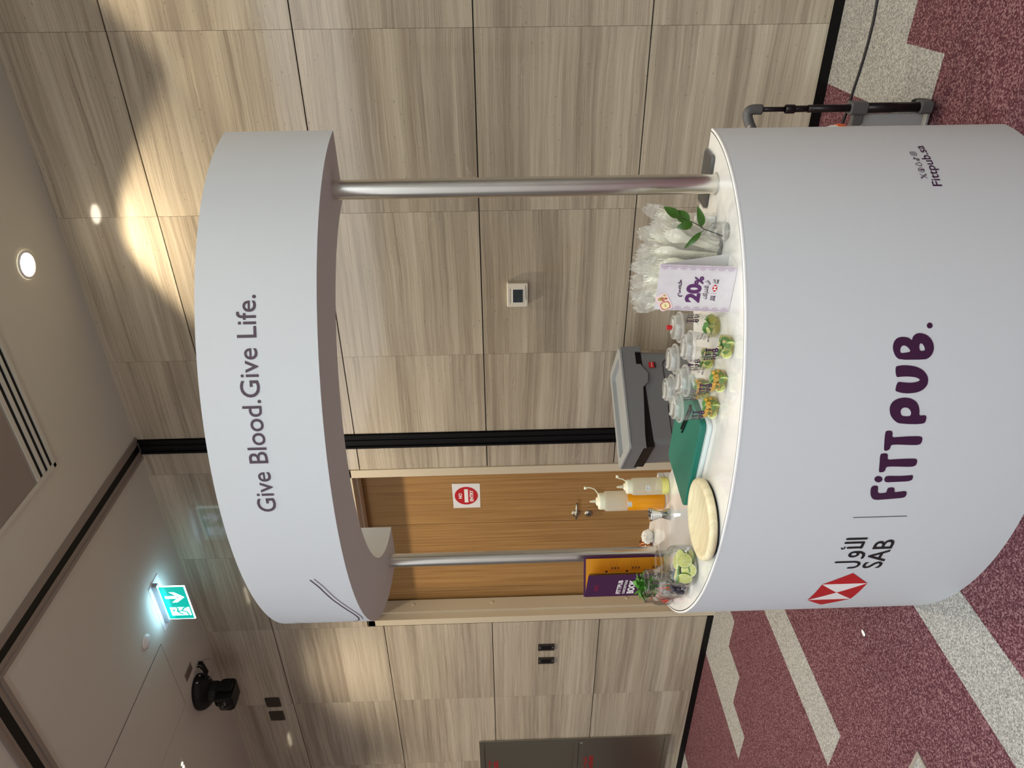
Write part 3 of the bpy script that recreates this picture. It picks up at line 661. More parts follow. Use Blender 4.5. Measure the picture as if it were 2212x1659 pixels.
cm = onceil('dome_camera', 'black motorised pan-tilt camera mounted upside down on the ceiling', 'camera', -4.33, 3.05); off = (0, 0, 0)
b = MB(); b.lathe([(.0001, 0), (.128, 0), (.132, -.012), (.126, -.040), (.105, -.066), (.078, -.085), (.06, -.09)], 36, T=lambda v: (v[0]*1.08, v[1]*.8, v[2])); obj('base', b, 'dark_plastic', cm)
b = MB(); b.lathe([(.066, -.08), (.068, -.12), (.060, -.14), (.0001, -.145)], 28); obj('turret', b, 'dark_plastic', cm)
for s_ in (-1, 1):
    b = MB(); b.rbox((s_*.078-.042, -.035, -.235), (s_*.078-.018, .035, -.09), .02, 0, 4, axis=0); obj('yoke_arm', b, 'dark_plastic', cm, .003)
b = MB(); b.rbox((-.092, -.085, -.245), (.032, .075, -.135), .03, 0, 5, axis=0); obj('head', b, 'dark_plastic', cm, .004)
b = MB(); b.lathe([(.0001, .018), (.034, .016), (.040, 0)], 28, T=lambda v: (v[0]-.03, -.085-v[2], -.19+v[1])); obj('lens', b, 'phone_glass', cm)
b = MB(); b.box((.112, -.03, -.034), (.1345, .03, -.010)); obj('sticker', b, 'paper', cm)
b = MB()
for i, (dx, r, hh) in enumerate(((.0, .006, .02), (.02, .006, .04), (.035, .009, .05))): b.tube([(.09, .02+dx, -.05), (.125, .03+dx, -.065), (.155, .05+dx, -.055+hh*.2), (.17, .07+dx, -.025), (.155, .08+dx, 0)], r, 8)
obj('cable', b, 'dark_plastic', cm)
b = MB(); b.tube(smoothline([(.08, .03, -.07), (.12, .05, -.11), (.165, .09, -.115), (.185, .12, -.08), (.165, .12, -.03), (.14, .1, 0)], 5), .0025, 6); obj('thin_wire', b, 'alu', cm)

# ================================================================== THE KIOSK
CE = (-1.385, 2.125, .892, .641, .010)
HE = (-1.367, 2.158, .891, .700, .020)
HI = (-1.369, 2.208, .704, .532, .008)
def ell(E, t, d=0.0):
    cx, cy, a, b_, r = E; c, s = cos(r), sin(r); u, v = a*cos(t), b_*sin(t)
    nx, ny = cos(t)/a, sin(t)/b_; L_ = sqrt(nx*nx+ny*ny); u += nx/L_*d; v += ny/L_*d
    return (cx+u*c-v*s, cy+u*s+v*c)
def arctable(E, t0=pi*.8, t1=2*pi*1.1, n=1600):
    T_ = [t0+(t1-t0)*i/n for i in range(n+1)]; P = [ell(E, t) for t in T_]; S = [0]
    for i in range(n): S.append(S[-1]+math.dist(P[i], P[i+1]))
    k0 = min(range(n+1), key=lambda i: abs(T_[i]-1.5*pi)); s0 = S[k0]
    return T_, [q-s0 for q in S]
def cylmap(E):
    T_, S = arctable(E)
    import bisect
    def f(a, b_, l):
        i = min(max(bisect.bisect_left(S, a), 1), len(S)-1); k = (a-S[i-1])/(S[i]-S[i-1]); t = T_[i-1]+(T_[i]-T_[i-1])*k
        x, y = ell(E, t, l); return (x, y, b_)
    return f
cmap, hmap = cylmap(CE), cylmap(HE)
def tcut(E, y_of_x, left):
    """parameter where the ellipse meets the straight back line"""
    best = None
    for i in range(4000):
        t = (pi*.8+pi*.5*i/4000) if left else (1.6*pi+.5*pi*i/4000)
        x, y = ell(E, t); d = abs(y-y_of_x(x))
        if best is None or d < best[0]: best = (d, t)
    return best[1]
cback = lambda x: 2.122-.066*(x+.49)
hback = lambda x: 2.106-.055*(x+.484)
kiosk = thing('promotion_counter', 'white curved pop-up counter with steel posts and lettered header', 'counter', (-1.385, 2.0, 0)); off = kiosk.location
t0, t1 = tcut(CE, cback, True), tcut(CE, cback, False)
n = 150; ts = [t0+(t1-t0)*i/n for i in range(n+1)]
TOP = .858
# inner recess on the vendor's side
CI = (-1.395, 2.190, .445, .215, -.05)
def inner_pts():
    P = []
    for i in range(41):
        t = pi+pi*i/40; x, y = ell(CI, t); P.append((x, y))
    return P
ip = inner_pts()
def plan(d):
    P = [ell(CE, t, d) for t in ts]
    return P
def ring(mb, P0, P1, z0, z1, mi=0, smooth=True):
    k = len(P0); mb.add([(a, b_, z0) for a, b_ in P0]+[(a, b_, z1) for a, b_ in P1], [(i, i+1, k+i+1, k+i) for i in range(k-1)], mi, smooth)
b = MB(); ring(b, plan(0), plan(0), 0.0, TOP-.005); ring(b, plan(-.004)[::-1], plan(-.004)[::-1], 0.0, TOP-.005)
e0, e1 = plan(0), plan(-.004)
for e in (0, -1): b.add([(*e0[e], 0), (*e1[e], 0), (*e1[e], TOP-.005), (*e0[e], TOP-.005)], [(0, 1, 2, 3)])
obj('fabric_front', b, 'white_fabric', kiosk, 0, off)
# inner carcass
b = MB(); Pl = ell(CE, t0, -.006); Pr = ell(CE, t1, -.006)
bodyP = [ell(CE, t, -.006) for t in ts]+[(ip[-1][0], cback(ip[-1][0]))]+[(x, y) for x, y in ip[::-1]]+[(ip[0][0], cback(ip[0][0]))]
b.prism(bodyP, .002, TOP-.024); obj('carcass', b, 'rim_white', kiosk, 0, off)
b = MB(); topP = [ell(CE, t, -.0083) for t in ts]+[(ip[-1][0], cback(ip[-1][0]))]+[(x, y) for x, y in ip[::-1]]+[(ip[0][0], cback(ip[0][0]))]
b.prism(topP, TOP-.022, TOP); obj('countertop', b, 'gloss_white', kiosk, 0, off)
b = MB(); ring(b, plan(-.0125), plan(-.0125), TOP-.02, TOP-.0008); ring(b, plan(-.0125), plan(-.0052), TOP-.0008, TOP-.0008, 0, False); obj('dark_seal', b, 'black_metal', kiosk, 0, off)
b = MB(); ring(b, plan(-.0052), plan(-.0010), TOP-.0002, TOP-.0002, 0, False); ring(b, plan(-.0010), plan(.0008), TOP-.0002, TOP-.0018); ring(b, plan(.0008), plan(.0008), TOP-.0018, TOP-.006, 0); obj('edge_band', b, 'rim_white', kiosk, 0, off)
# posts
for cx, cy, r in ((-.617, 2.003, .0275), (-2.140, 2.072, .0262)):
    b = MB(); b.lathe([(r, TOP), (r, 1.937)], 40, 0, (cx, cy, 0)); obj('post', b, 'steel', kiosk, 0, off)
    b = MB(); b.lathe([(r+.0004, TOP), (r+.004, TOP+.0005), (r+.004, TOP+.003), (r+.0004, TOP+.004)], 40, 0, (cx, cy, 0)); obj('post_ring', b, 'clear_plastic', kiosk, 0, off)
# header band
HB, HT = 1.935, 2.2356
u0, u1 = tcut(HE, hback, True), tcut(HE, hback, False)
v0, v1 = tcut(HI, hback, True), tcut(HI, hback, False)
n = 140
OP = [ell(HE, u0+(u1-u0)*i/n) for i in range(n+1)]; IP = [ell(HI, v0+(v1-v0)*i/n) for i in range(n+1)]
b = MB(); ring(b, OP, OP, HB, HT); ring(b, IP[::-1], IP[::-1], HB, HT)
ring(b, IP, OP, HB, HB, 0, False); ring(b, OP, IP, HT, HT, 0, False)
for e in (0, -1): b.add([(*OP[e], HB), (*IP[e], HB), (*IP[e], HT), (*OP[e], HT)], [(0, 1, 2, 3)])
obj('header_band', b, 'white_fabric', kiosk, 0, off)
# printed graphics
b = MB(); g = fit(text2d('Give Blood.Give Life.', .07, .0003), .042, .626, 2.086)
sc_ = .0485/ (.07*.727) ; g = ([(p[0], 2.086+(p[1]-2.086)) for p in g[0]], g[1])
place(b, g, hmap, 0, .0012, .03); obj('header_lettering', b, 'ink', kiosk, 0, off)
b = MB()
sw = [(-.246, 2.047), (-.285, 2.030), (-.322, 2.019), (-.375, 2.004), (-.432, 1.986), (-.50, 1.968), (-.556, 1.961), (-.60, 1.964), (-.64, 1.975), (-.69, 2.01), (-.715, 2.06), (-.70, 2.12), (-.665, 2.165), (-.635, 2.182)]
sl = smoothline(sw)
place(b, stroke2d([[p+(.0036,) for p in sl]], .0036, 4), hmap, 0, .0012, .02)
place(b, stroke2d([[(p[0]+.004, p[1]-.0125, .0036) for p in sl[:44]]], .0045, 4), hmap, 1, .0010, .02)
obj('header_swoosh', b, ['ink', 'lilac_line'], kiosk, 0, off)
b = MB(); place(b, fittpub(), cmap, 0, .0012, .02); obj('counter_wordmark', b, 'purple', kiosk, 0, off)
b = MB()
R_, W_ = [[(-.512, .487), (-.374, .487), (-.443, .416)], [(-.512, .343), (-.443, .416), (-.374, .343)], [(-.374, .487), (-.303, .414), (-.374, .343)], [(-.512, .343), (-.583, .414), (-.512, .487)]], [[(-.512, .343), (-.512, .487), (-.443, .416)], [(-.374, .487), (-.374, .343), (-.443, .416)]]
for P in R_: place(b, poly2d(P), cmap, 0, .0012, .02)
for P in W_: place(b, poly2d(P), cmap, 1, .0012, .02)
obj('bank_emblem', b, ['red', 'white'], kiosk, 0, off)
ALAWAL = stroke2d([[(-.126, .431), (-.126, .487)], [(-.143, .487), (-.143, .434), (-.168, .434)], [(-.166, .434), (-.166, .474)], [(-.162, .484, .0045), (-.170, .484, .0045), (-.172, .489, .0045), (-.166, .493, .0045)], arc(-.199, .446, .0115, .0125, 0, 360, 14), [(-.1875, .446), (-.188, .430), (-.196, .418), (-.208, .414), (-.219, .415)], [(-.238, .488), (-.238, .430), (-.242, .418), (-.252, .4125), (-.263, .415), (-.270, .424), (-.271, .440)]], .0090, 3)
b = MB(); place(b, fit(text2d('SAB', .07, .0008), -.276, -.134, .340, .400), cmap, 0, .0012, .02)
place(b, ALAWAL, cmap, 0, .0012, .02)
place(b, stroke2d([[(-.0375, .341), (-.0375, .494)]], .0022, 3), cmap, 0, .0012, .02)
obj('bank_lettering', b, 'black', kiosk, 0, off)
b = MB(); place(b, fit(text2d('Fittpub.sa', .04, .0004), .904, 1.060, .2985, .331), cmap, 0, .0012, .02)
place(b, social_icons(.930, .3385, .0165, 1.30), cmap, 0, .0012, .02)
obj('handle_lettering', b, 'purple', kiosk, 0, off)

# ================================================================== THINGS ON THE COUNTER
Z = TOP
# --- drink cups
def lime_slice(mb, c, r, ax, th=.004):
    a = Vector(ax).normalized(); u = a.orthogonal().normalized(); v = a.cross(u); c = Vector(c)
    T = lambda p: tuple(c+u*p[0]+v*p[1]+a*p[2])
    mb.lathe([(r, -th/2), (r*1.02, 0), (r, th/2)], 20, 0, T=T)
    for s_ in (-1, 1):
        mb.lathe([(r, s_*th/2), (r*.90, s_*th/2*1.02)], 20, 1, T=T); mb.lathe([(r*.90, s_*th/2*1.02), (.0001, s_*th/2*1.02)], 20, 2, T=T)
        for k in range(8):
            t = 2*pi*k/8; q = .0007
            P = [(q*sin(t), -q*cos(t), s_*th/2*1.1), (r*.9*cos(t)+q*sin(t), r*.9*sin(t)-q*cos(t), s_*th/2*1.1), (r*.9*cos(t)-q*sin(t), r*.9*sin(t)+q*cos(t), s_*th/2*1.1), (-q*sin(t), q*cos(t), s_*th/2*1.1)]
            mb.add([T(p) for p in P], [(0, 1, 2, 3)], 1)
def leafmesh(mb, base, tip, w, mi=0, curl=.25, n=7, nrm=(0, 0, 1)):
    B_, E_ = Vector(base), Vector(tip); d = E_-B_; L_ = d.length; side = d.cross(Vector(nrm)); side = side.normalized() if side.length > 1e-6 else d.orthogonal().normalized(); up = side.cross(d).normalized()
    vs = []
    for i in range(n+1):
        t = i/n; ww = w*sin(pi*min(1, t**.8))**.8 if 0 < t < 1 else w*.03; c = B_+d*t+up*(curl*L_*sin(pi*t)*.5)
        vs += [c-side*ww/2+up*ww*.14, c, c+side*ww/2+up*ww*.14]
    fs = []
    for i in range(n):
        for k in range(2): a = i*3+k; fs.append((a, a+1, a+4, a+3))
    mb.add(vs, fs, mi, True)
def make_cup(style):
    t = thing('drink_cup', 'x', 'cup', (0, 0, 0), 0, 'printed clear drink cups on the counter')
    b = MB(); b.lathe([(.0001, .004), (.026, .002), (.0305, .008), (.0325, .020), (.0365, .058), (.0405, .108), (.042, .110)], 40); obj('cup_wall', b, 'clear_plastic', t)
    b = MB(); b.lathe([(.0425, .1125), (.0395, .1135), (.0360, .1145), (.0345, .1275), (.033, .1300), (.012, .1305), (.0001, .1305)], 40); l_ = obj('lid', b, 'lid_plastic', t)
    b = MB(); b.lathe([(.0415, .1070), (.0445, .1075), (.0455, .1100), (.0450, .1130), (.0425, .1145), (.0405, .1135)], 44); b.lathe([(.0352, .1130), (.0340, .1285), (.0330, .1305), (.0315, .1305)], 44)
    obj('lid_rim', b, 'lid_rim', l_)
    b = MB(); b.rbox((-.026, -.009, .1305), (.012, .009, .1325), .006, 0, 3); b.box((-.028, -.004, .1325), (-.020, .004, .1360)); b.lathe([(.0045, .1305), (.0045, .1335), (.0001, .1340)], 14, 0, (.018, 0, 0)); obj('sip_tab', b, 'lid_rim', l_, .001)
    b = MB(); b.lathe([(.0001, .005), (.024, .004), (.0285, .009), (.0312, .026), (.0001, .0262)], 32); obj('juice', b, 'cup_liquid', t)
    b = MB(); lime_slice(b, (-.012, -.020, .018), .014, (.3, -1, .15)); lime_slice(b, (.014, -.017, .013), .014, (-.4, -1, -.1)); lime_slice(b, (.008, .012, .027), .014, (.2, .3, 1))
    obj('lime_slice', b, ['lime_skin', 'lime_pith', 'lime_flesh'], t)
    b = MB(); rnd = random.Random(style)
    for i in range(6):
        a = rnd.uniform(0, 6.28); leafmesh(b, (.012*cos(a), .012*sin(a), .024), (.030*cos(a+.5), .030*sin(a+.5), .030+.010*rnd.random()), .018, 0, .3)
    for i in range(3):
        a = -1.9+i*.7; leafmesh(b, (.02*cos(a), .02*sin(a), .008), (.030*cos(a+.3), .030*sin(a+.3), .034), .016, 0, .1, nrm=(cos(a), sin(a), 0))
    obj('mint_leaf', b, 'mint', t)
    if style:
        b = MB()
        for i in range(60): a = rnd.uniform(-2.75, .35); rr_ = rnd.uniform(.014, .0275); b.blob((rr_*cos(a), rr_*sin(a), rnd.uniform(.012, .037)), rnd.uniform(.0035, .0058), 0, 7, 5, jit=.35)
        for i in range(22): a = rnd.uniform(-2.75, .35); b.blob((.0305*cos(a), .0305*sin(a), rnd.uniform(.014, .036)), .0011, 1, 6, 4)
        obj('passion_fruit', b, ['pulp', 'black'], t)
    # print on the wall of the cup
    def wall(a, z): return .0325+(.0405-.0325)*(z-.02)/.088+.0004
    def mk(a0):
        return lambda u, v, l: ((wall(0, v)+l)*cos(a0+u/.037), (wall(0, v)+l)*sin(a0+u/.037), v)
    b = MB(); g = fittpub(True); vs = g[0]; ax = min(p[0] for p in vs); bx = max(p[0] for p in vs); ay = min(p[1] for p in vs); by = max(p[1] for p in vs)
    sc = .050/(bx-ax); g = ([((p[0]-(ax+bx)/2)*sc, .0640+(p[1]-(ay+by)/2)*sc*.92) for p in vs], g[1])
    place(b, g, mk(radians(-100)), 0, .0004, .006)
    place(b, fit(text2d('Fittpub.sa', .01, .0003), -.025, .025, .050, .058), mk(radians(60)), 0, .0004, .006)
    place(b, social_icons(-.020, .062, .006, 1.4), mk(radians(60)), 0, .0004, .006)
    obj('printed_wordmark', b, 'purple', t)
    return t
cupA, cupB = make_cup(0), make_cup(3)
cups = [(-1.172, 1.700, 1, 'clear printed cup with passion fruit, in front of the green board', -4),
        (-1.067, 1.676, 1, 'clear printed cup with passion fruit, between two others in the front row', -2),
        (-.957, 1.672, 0, 'clear printed cup with lime and mint, nearest the counter edge', 2),
        (-.965, 1.800, 0, 'clear printed cup with a red lid plug beside the discount sign', 168),
        (-1.071, 1.802, 0, 'clear printed cup in the back row right behind the red-plugged one', 8),
        (-1.174, 1.798, 1, 'clear printed cup in the back row whose lid tab sticks up', 12)]
used = {0: False, 1: False}
for x, y, st_, lab, rz in cups:
    src = (cupA, cupB)[st_]
    if used[st_]: o = copy_tree(src)
    else: o = src; used[st_] = True
    o.location = (x, y, Z); o.rotation_euler = (0, 0, radians(rz)); o['label'] = lab
    if 'red lid' in lab:
        b = MB(); b.rbox((-.0055, -.0055, .1345), (.0055, .0055, .147), .002, 0, 3); b.rbox((-.004, -.004, .1305), (.004, .004, .1345), .002, 0, 3); obj('red_plug', b, 'red', o)

# --- boards
rz = radians(-6); bc = (-1.420, 1.862)
for nm, lab, mt, z0, z1, sx, sy, dx in (('cutting_board', 'pale white-blue cutting board under the green one', 'pale_board', Z, Z+.012, .372, .262, (.006, -.010)), ('cutting_board', 'green plastic cutting board on the countertop', 'green_board', Z+.012, Z+.031, .362, .250, (0, 0))):
    t = thing(nm, lab, 'cutting board', (bc[0]+dx[0], bc[1]+dx[1], z0), rz)
    b = MB(); b.rbox((-sx/2, -sy/2, 0), (sx/2, sy/2, z1-z0), .022, 0, 6); obj('board', b, mt, t, .003)
tg = thing('kitchen_tongs', 'slim black tongs lying on the green cutting board', 'tongs', (-1.335, 1.86, Z+.0315), radians(-24))
for s_ in (-1, 1):
    b = MB(); b.box((-.065, s_*.007-.002, 0), (.075, s_*.007+.002, .005)); obj('arm', b, 'dark_plastic', tg, .001)
b = MB(); b.box((.070, -.010, 0), (.082, .010, .006)); obj('hinge', b, 'dark_plastic', tg, .001)

wt = thing('wooden_tray', 'round pale turned wooden tray near the counter edge', 'tray', (-1.527, 1.612, Z))
b = MB(); R0 = .126; b.lathe([(.0001, .006), (R0-.012, .005), (R0-.003, .010), (R0, .020), (R0-.004, .029), (R0-.012, .032), (R0-.020, .029), (R0-.026, .022), (.0001, .020)], 72); obj('tray_body', b, 'pale_wood', wt)
b = MB(); b.lathe([(R0-.012, 0), (R0-.008, .0055), (.0001, .0056)], 60); obj('dark_base', b, 'dark_plastic', wt)

# --- squeeze bottles
def bottle(name, lab, x, y, r, hb, hn, liquid, hl, tip, tether, txt, la):
    t = thing(name, lab, 'bottle', (x, y, Z), 0, 'squeeze bottles by the green board')
    b = MB(); b.lathe([(.0001, .001), (r*.9, 0), (r, .006), (r, hb-.008), (r*.93, hb), (r*.80, hb+.002)], 40); obj('body', b, 'bottle', t)
    b = MB(); b.lathe([(r*.9, .0002), (r*1.004, .006), (r*1.004, hl)], 40); b.lathe([(r*.97, hl), (.0001, hl+.0005)], 36); obj('syrup', b, liquid, t)
    b = MB(); b.lathe([(r*.80, hb), (r*.82, hb+.003), (r*.82, hb+hn), (r*.76, hb+hn+.004), (r*.42, hb+hn+.006), (r*.40, hb+hn+.012), (r*.2, hb+hn+.014)], 36)
    for k in range(3): b.lathe([(r*.82, hb+.004+k*.005), (r*.845, hb+.0055+k*.005), (r*.82, hb+.007+k*.005)], 36)
    c_ = obj('screw_cap', b, 'cap_white', t)
    h0 = hb+hn+.013
    b = MB(); b.lathe([(.0065, h0), (.0028, h0+tip), (.0001, h0+tip)], 16); obj('nozzle', b, 'bottle', c_)
    b = MB(); P = smoothline([tuple(p) for p in tether], 5); b.tube(P, .0022, 8); e = P[-1]; b.lathe([(.0001, -.003), (.0055, -.003), (.0055, .006), (.0001, .007)], 14, 0, e); obj('tether_cap', b, 'cap_white', c_)
    b = MB(); mp = lambda u, v, l: ((r+l)*cos(la+u/r), (r+l)*sin(la+u/r), v)
    a0 = hb*.60
    place(b, poly2d([(-.010, a0-.009), (.010, a0-.007), (.010, a0+.009), (-.010, a0+.007)]), mp, 0, .0006, .006)
    place(b, fit(text2d(txt[0], .006), -.008, .008, a0+.0005, a0+.0055), mp, 1, .0011, .006); place(b, fit(text2d(txt[1], .006), -.008, .008, a0-.0065, a0-.0015), mp, 1, .0011, .006)
    obj('sticker', b, ['paper', 'black'], t)
bottle('squeeze_bottle', 'short squeeze bottle with pale lemon syrup', -1.770, 2.052, .0325, .136, .018, 'lemon', .028, .026, [(.022, .005, .160), (.034, .004, .172), (.042, .0, .188), (.050, 0, .193)], ('28/01', '09:15'), radians(-62))
bottle('squeeze_bottle', 'tall squeeze bottle half full of amber syrup', -1.868, 2.085, .0385, .228, .020, 'amber', .143, .024, [(.024, .008, .250), (.052, .01, .268), (.062, .01, .290), (.060, .01, .302)], ('EXP. 28', '09:15'), radians(-70))
jg = thing('jigger', 'polished steel double-ended jigger beside the squeeze bottles', 'jigger', (-1.842, 1.975, Z))
b = MB(); b.lathe([(.0225, 0), (.0235, .004), (.0125, .034), (.0125, .037), (.0245, .072), (.0250, .078), (.0235, .078), (.011, .040), (.0001, .038)], 36); b.lathe([(.0135, .034), (.0145, .0355), (.0135, .037)], 30); obj('jigger_body', b, 'chrome', jg)

# --- mason jars
def jar(lab, x, y, R, h, fill, seed):
    rnd = random.Random(seed)
    t = thing('glass_jar', lab, 'jar', (x, y, Z), radians(rnd.uniform(0, 90)), 'open glass jars of garnishes')
    rn = R*.74; hs = h*.72
    b = MB(); prof = [(.0001, .004), (R*.78, .003), (R*.93, .008), (R, .022), (R, hs*.72), (R*.95, hs*.88), (rn*1.03, hs), (rn, hs+.006), (rn*1.04, hs+.009), (rn, hs+.013), (rn*1.04, hs+.017), (rn, hs+.021), (rn*1.04, hs+.025), (rn, hs+.029), (rn, h-.004), (rn*1.03, h), (rn*.96, h+.001), (rn*.94, h-.005)]
    b.lathe(prof, 48); obj('jar_glass', b, 'glass', t)
    if fill == 'lime':
        for k in range(9):
            b = MB(); a = rnd.uniform(-.5, .5); lime_slice(b, (R*.42*cos(k*1.3)-.002, R*.42*sin(k*1.3), .014+k*.0052), R*.42, (.35*cos(k), .35*sin(k), 1), .005); obj('lime_slice', b, ['lime_skin', 'lime_pith', 'lime_flesh'], t)
        for k in range(3):
            b = MB(); a = radians(-95+k*35)-t.rotation_euler.z; lime_slice(b, (R*.74*cos(a), R*.74*sin(a), .030+.012*((k+1) % 2)), R*.36, (cos(a), sin(a), .25), .005); obj('lime_slice', b, ['lime_skin', 'lime_pith', 'lime_flesh'], t)
    if fill == 'berry':
        k = 0
        for lay, (zc, nn, rr) in enumerate(((.017, 9, R*.70), (.017, 4, R*.32), (.031, 8, R*.62), (.032, 3, R*.25), (.045, 6, R*.5), (.044, 2, R*.15))):
            for i in range(nn):
                a = 2*pi*i/nn+lay*.4; b = MB(); b.blob((rr*cos(a), rr*sin(a), zc), .0082, 0, 12, 8, sq=(1, 1, .92)); b.lathe([(.0015, zc+.0068), (.0028, zc+.0078), (.0032, zc+.0070)], 8, 0, (rr*cos(a), rr*sin(a), 0)); obj('blueberry', b, 'berry', t)
    if fill == 'mint':
        b = MB()
        for i in range(130):
            a = rnd.uniform(0, 6.28); r_ = rnd.uniform(0, R*.60); z_ = rnd.uniform(h*.62, h*1.16); c = Vector((r_*cos(a), r_*sin(a), z_))
            d = Vector((cos(a)*rnd.uniform(.2, 1.1), sin(a)*rnd.uniform(.2, 1.1), rnd.uniform(-.3, 1.0))).normalized()*rnd.uniform(.020, .034)
            leafmesh(b, c, c+d, rnd.uniform(.013, .021), 0, rnd.uniform(-.2, .4))
        for a in (.4, 1.5, -1.2, 3.0, -.2, 2.2): leafmesh(b, (R*.6*cos(a), R*.6*sin(a), h*1.02), (R*1.15*cos(a), R*1.15*sin(a), h*rnd.uniform(.9, 1.2)), .024, 0, .35)
        o = obj('mint_leaves', b, 'mint', t); o['kind'] = 'stuff'
        b = MB()
        for i in range(6):
            a = i*1.05; b.tube([(.01*cos(a), .01*sin(a), .02), (R*.4*cos(a), R*.4*sin(a), h*.5), (R*.5*cos(a+.2), R*.5*sin(a+.2), h*.95)], .0014, 6)
        obj('mint_stem', b, 'lime_skin', t)
    if fill == 'strawberry':
        for i in range(9):
            b = MB(); a = i*.75; b.blob((R*.6*cos(a), R*.6*sin(a), .018+.012*(i % 4)), .011, 0, 10, 7, sq=(1, .35, 1.2), T=None); obj('strawberry_slice', b, 'strawberry', t)
jar('large glass jar of lime slices, closest to the wooden tray', -1.775, 1.658, .067, .118, 'lime', 1)
jar('glass jar of blueberries behind the lime jar', -1.897, 1.703, .056, .138, 'berry', 2)
jar('glass jar stuffed with fresh mint sprigs', -2.000, 1.775, .049, .118, 'mint', 4)
jar('glass jar of strawberry slices half hidden behind the mint jar', -2.088, 1.818, .042, .105, 'strawberry', 3)

# --- folded menu book
bk = thing('menu_booklet', 'plum subscriptions menu booklet standing half open by the left post', 'booklet', (-2.2, 1.93, Z))
def card(a, b_, z0, z1, th=.0022):
    A, B_ = Vector(a), Vector(b_); d = (B_-A).normalized(); nrm = Vector((d.y, -d.x)); m_ = MB()
    m_.prism([tuple(A+nrm*th/2), tuple(A-nrm*th/2), tuple(B_-nrm*th/2), tuple(B_+nrm*th/2)], z0, z1); return m_, A, d, nrm
SP = (-2.212, 1.923); BKP = (-2.050, 1.977); FRP = (-2.036, 1.866)
off = bk.location
m_, A, d, nr = card(SP, BKP, Z, 1.170); obj('back_cover', m_, 'plum_card', bk, 0, off)
m_, A, d, nr = card((SP[0]+.006, SP[1]-.0005), (BKP[0]-.006, BKP[1]-.008), Z+.002, 1.162, .0012); ip_ = obj('orange_page', m_, 'orange_card', bk, 0, off)
b = MB(); mp = flatmap((A.x, A.y, 0), (d.x, d.y, 0), (0, 0, 1), (nr.x, nr.y, 0))
for zt in (1.08, 1.00, .92):
    place(b, poly2d([(.085, zt-.002), (.105, zt-.002), (.105, zt+.007), (.085, zt+.007)]), mp, 0, .0014)
    for k in range(3): place(b, poly2d([(.082, zt-.014-.012*k), (.148, zt-.014-.012*k), (.148, zt-.0134-.012*k), (.082, zt-.0134-.012*k)]), mp, 0, .0014); place(b, poly2d([(.110, zt-.022-.012*k), (.120, zt-.022-.012*k), (.120, zt-.018-.012*k), (.110, zt-.018-.012*k)]), mp, 0, .0014)
obj('menu_table', b, 'purple', bk, 0, off)
m_, A, d, nr = card((SP[0]+.010, SP[1]-.0008), (-2.043, 1.884), Z+.002, 1.163, .0012); obj('orange_page', m_, 'orange_card', bk, 0, off)
m_, A, d, nr = card((SP[0], SP[1]-.003), FRP, Z, 1.166); obj('front_cover', m_, 'plum_card', bk, 0, off)
b = MB(); mp = flatmap((A.x, A.y, 0), (d.x, d.y, 0), (0, 0, 1), (nr.x, nr.y, 0))
place(b, fit(text2d('FITTPUB', .03, .0012), .022, .140, 1.030, 1.048), mp, 0, .0015); place(b, fit(text2d('SUBSCRIPTIONS', .02, .0006), .022, .140, 1.013, 1.023), mp, 0, .0015); place(b, fit(text2d('BOOK', .04, .0022), .022, .140, .978, 1.006), mp, 0, .0015)
place(b, stroke2d([[(.055, 1.120), (.055, 1.132), (.063, 1.132), (.063, 1.120)], [(.070, 1.132), (.070, 1.120)], [(.078, 1.120), (.078, 1.132), (.086, 1.132)], [(.078, 1.126), (.085, 1.126)], [(.092, 1.120), (.092, 1.132)], [(.100, 1.120), (.100, 1.132), (.108, 1.132)]], .0018, 3), mp, 1, .0015)
obj('cover_lettering', b, ['white', 'red'], bk, 0, off)

# --- crumpled tissue and copper mug
ti = thing('tissue', 'crumpled white tissue at the back edge of the counter', 'tissue', (-2.132, 2.156, Z))
b = MB(); rnd = random.Random(5); b.blob((0, 0, .022), .031, 0, 30, 22, sq=(1, .8, .75), jit=.16); obj('tissue_paper', b, 'tissue', ti)
for p in ti.children[0].data.polygons: p.use_smooth = False
mg = thing('copper_mug', 'small copper-banded glass behind the left post', 'glass', (-2.190, 2.160, Z))
b = MB(); b.lathe([(.0001, .003), (.020, .002), (.023, .008), (.025, .046), (.0235, .046), (.022, .010), (.0001, .008)], 32); obj('mug_body', b, 'copper', mg)
b = MB()
for k in range(5): b.tube([(.0252*cos(a), .0252*sin(a), .010+k*.008) for a in [2*pi*i/28 for i in range(29)]], .0012, 5)
obj('ribs', b, 'copper', mg)

# --- phone
ph = thing('phone', 'dark phone in a clear case lying behind the right post', 'phone', (-.628, 2.088, Z), radians(-3))
b = MB(); b.rbox((-.080, -.042, .0), (.080, .042, .012), .012, 0, 5); obj('case', b, 'clear_plastic', ph, .002)
b = MB(); b.rbox((-.077, -.039, .001), (.077, .039, .0105), .010, 0, 5); obj('phone_body', b, 'cart_grey', ph, .002)
b = MB(); b.rbox((-.074, -.036, .0105), (.074, .036, .0118), .009, 0, 5); obj('screen', b, 'phone_glass', ph)

